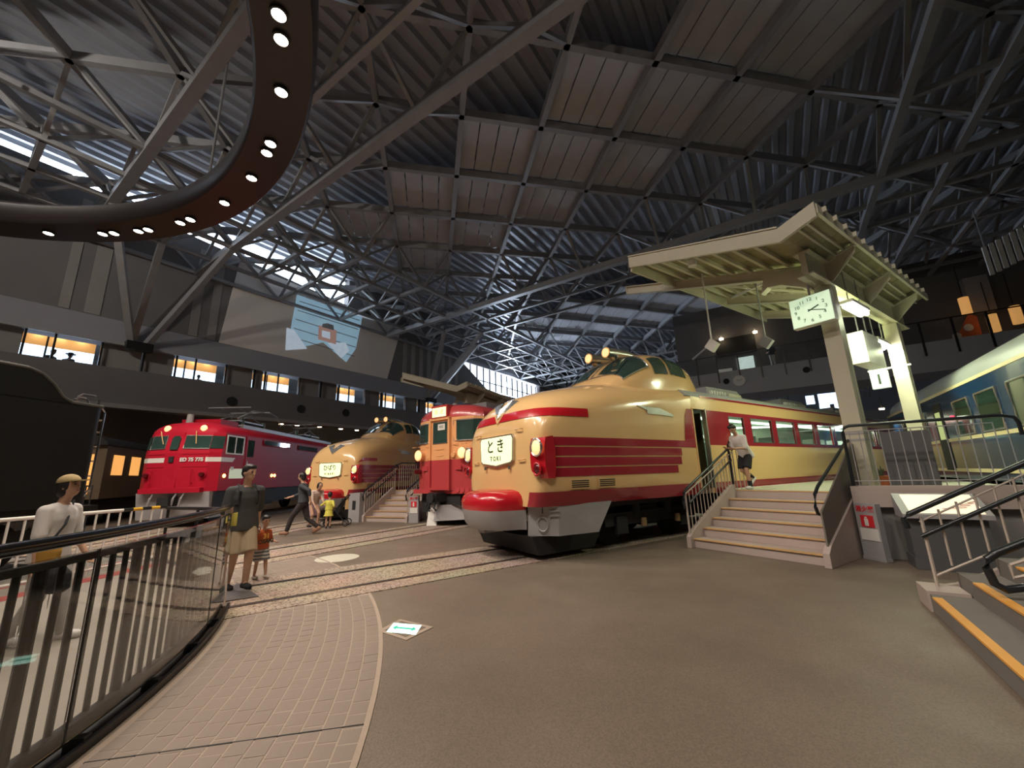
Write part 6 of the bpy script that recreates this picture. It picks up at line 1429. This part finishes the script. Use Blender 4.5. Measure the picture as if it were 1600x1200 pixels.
# walker
person('person in dark shirt and trousers striding left across the tracks', gp(470,836), Vector((-1,-0.12,0)), 1.73,
   dict(lean=5, hip=0.505, lfoot=(0.36,0.03), rfoot=(-0.42,0.10), lhand=(-0.25,0.20,0.95), rhand=(0.45,-0.22,1.02), head=(8,0), rtoe=0.5), dict(shirt=C_NAVY, pants=C_DBRN, shoes=cloth('tan_shoe',(0.30,0.16,0.10)), sleeve=1.5, hair='bob', cut=1.85))
# child in yellow, back to us
person('small child in a yellow dress seen from behind beside the stroller', gp(512,826), Vector((-0.25,1,0)), 1.06,
   dict(lfoot=(0.0,0.0), rfoot=(0.03,0.0), lhand=(0.30,0.42,1.15), rhand=(0.05,-0.24,0.95), head=(8,10)), dict(shirt=C_YEL, pants=C_YEL, skirt=0.17, shoes=C_NAVY, sleeve=1.3, face=False))
# woman bending beside the stroller
person('woman in pale lilac clothes bending near the stroller', gp(489,824), Vector((0.75,-0.6,0)), 1.58,
   dict(lean=32, hip=0.47, hipx=-0.12, lfoot=(0.12,0.0), rfoot=(-0.15,0.0), lhand=(0.45,0.12,0.80), rhand=(0.40,-0.18,0.75), head=(10,0)), dict(shirt=C_CREAMC, pants=C_LIL, skirt=0.24, shoes=C_BLK, sleeve=1.2, hair='bob'))
sr = thing('stroller','dark folded stroller with small wheels behind the child in yellow','stroller', gp(524,822), math.radians(10))
for (x,y) in ((-0.35,-0.22),(0.35,-0.22),(-0.35,0.22),(0.35,0.22)):
    MB().tube([(x+0.09*math.cos(2*PI*k/16),y,0.105+0.09*math.sin(2*PI*k/16)) for k in range(16)],0.017,6,closed=True).build('wheel', M_BLKM, sr); MB().cyl((x,y-0.03,0.105),(x,y+0.03,0.105),0.02,n=8).build('hub', M_GREY, sr)
fr_ = MB()
for y in (-0.22,0.22): fr_.tube([(-0.35,y,0.11),(0.0,y,0.5),(0.35,y,0.95)],0.014,6); fr_.tube([(0.35,y,0.11),(0.0,y,0.5),(-0.3,y,0.7)],0.014,6)
fr_.tube([(0.35,-0.22,0.95),(0.35,0.22,0.95)],0.018,6); fr_.tube([(-0.35,-0.22,0.11),(-0.35,0.22,0.11)],0.012,6); fr_.build('frame', M_BLKM, sr)
MB().loft([[(a,-0.2,b) for a,b in ((-0.28,0.42),(0.12,0.42),(0.25,0.85),(0.2,0.86),(0.05,0.48),(-0.28,0.48))],[(a,0.2,b) for a,b in ((-0.28,0.42),(0.12,0.42),(0.25,0.85),(0.2,0.86),(0.05,0.48),(-0.28,0.48))]]).build('seat', C_BLK, sr)
# lady with the cap
lp = gp(48,1006)
L_, q = person('woman in khaki cap and white tee looking up behind the curved railing', lp, Vector((0.98,0.10,0)), 1.60,
   dict(lean=2, lfoot=(0.20,0.0), rfoot=(-0.16,0.02), rhand=(0.10,-0.24,0.80), lhand=(0.18,0.22,0.86), head=(-10,0)), dict(shirt=C_WHT, pants=C_LGREY, shoes=C_WHT, sleeve=0.9, hair='bob', shirt_low=-0.16), voxel=0.012)
HPf, hk = q['HP'], q['hk']
cp = MB(); cq = MB(); cq.ell((0,0,0),(0.105*hk,0.095*hk,0.085*hk),18,12); cp.add([HPf(-0.012,0,0.055)+q['f']*v[0]+q['s']*v[1]+q['u']*max(v[2],-0.010) for v in cq.v], cq.f)
hat = cp.build('cap', C_KHK, None, smooth=60); hat.location = lp; hat.rotation_euler = (0,0,math.atan2(0.10,0.98)); tag(hat,'khaki peaked cap worn by the woman at the left edge','cap')
br = MB(); pts = []
for k in range(13):
    a = -PI/2+PI*k/12; pts.append((0.07+0.125*math.cos(a), 0.082*math.sin(a), 0.055-0.012*math.cos(a)))
br.add([HPf(*p) for p in pts]+[HPf(p[0],p[1],p[2]-0.010) for p in pts],[tuple(range(13)),tuple(range(13,26))[::-1]]+[(k,(k+1)%13,13+(k+1)%13,13+k) for k in range(13)]); br.build('peak', C_KHK, hat)
gb = MB(); gb.loft([ering(q['S'](0.05+0.0,0.12)+Vector((0.05,-0.20,z)),a,b_,Vector((1,0,0)),Vector((0,1,0)),12) for z,a,b_ in ((-0.16,0.05,0.02),(-0.13,0.10,0.05),(0.02,0.11,0.055),(0.10,0.09,0.04),(0.12,0.03,0.02))])
o = fuse(gb,0.012,cloth('ochre_bag',(0.45,0.24,0.04)),'shoulder_bag',None,2); o.location = lp; o.rotation_euler = hat.rotation_euler; tag(o,'ochre shoulder bag at the hip of the woman with the khaki cap','bag')
MB().tube([q['S'](0.2,0.12)+Vector((0.04,-0.20,0.03)),q['S'](0.6,0.15)+Vector((0,-0.08,0)),q['S'](1.0,0.02)+Vector((0,0.10,0.03)),q['S'](0.6,-0.16)+Vector((0,0.02,0)),q['S'](0.15,-0.05)+Vector((0,-0.22,0))],0.012,6).build('strap', C_BLK, o)
gd = MB(); gd.loft([ering(q['S'](0.05,0.2)+Vector((0.10,-0.22,z)),a,b_,Vector((1,0,0)),Vector((0,1,0)),12) for z,a,b_ in ((-0.36,0.07,0.04),(-0.32,0.13,0.06),(-0.18,0.12,0.06),(-0.12,0.06,0.03))])
o = fuse(gd,0.012,C_BLK,'handbag',None,2); o.location = lp; o.rotation_euler = hat.rotation_euler; tag(o,'black soft handbag carried by the woman with the khaki cap','bag')
# boy on the platform steps
pp_ = gp(1143,749,1.0); pp_ = t56(17.98,2.12,1.0)
person('boy in white tee and black shorts leaning forward at the top of the platform steps', pp_, Vector((-0.80,-0.35,0)), 1.52,
   dict(lean=26, hip=0.52, hipx=-0.05, lfoot=(0.05,0.0), rfoot=(-0.34,0.22), lhand=(0.42,0.12,1.02), rhand=(0.40,-0.16,1.05), head=(28,0), rtoe=0.7), dict(shirt=C_WHT, pants=C_BLK, cut=0.9, wide=1.2, shoes=C_WHT, sleeve=0.9, socks=C_BLK, shirt_low=-0.22))
# upper walkway and gallery visitors
p_, z_ = on_back(1208,566,31.0)
person('visitor in pale trousers standing on the far upper walkway', hp(p_,31.0,7.85), Vector((-0.5,-1,0)), 1.70, dict(rhand=(0.2,-0.2,1.1)), dict(shirt=C_NAVY, pants=C_WHT, shoes=C_BLK), voxel=0.02)
for n_,(px_,py_,lab,hat_) in enumerate(((80,546,'dark silhouette of a visitor at the left gallery window, bare head',0),(108,551,'dark silhouette of a visitor with a hat at the left gallery window',1),(312,572,'dark silhouette of a visitor at the second gallery window',0))):
    a_, z2 = on_wall(px_,py_,26.9)
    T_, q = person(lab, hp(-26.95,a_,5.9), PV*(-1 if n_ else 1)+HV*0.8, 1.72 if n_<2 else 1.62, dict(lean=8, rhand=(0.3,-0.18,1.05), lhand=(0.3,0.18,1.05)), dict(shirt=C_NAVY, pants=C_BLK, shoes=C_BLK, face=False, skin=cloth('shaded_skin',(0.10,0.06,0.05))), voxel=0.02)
    if hat_:
        hb = MB(); hb.cyl(q['HP'](0,0,0.05),q['HP'](0,0,0.065),0.18,n=18); hb.cyl(q['HP'](0,0,0.06),q['HP'](0,0,0.13),0.10,0.085,16); hb.build('hat', C_BLK, T_)
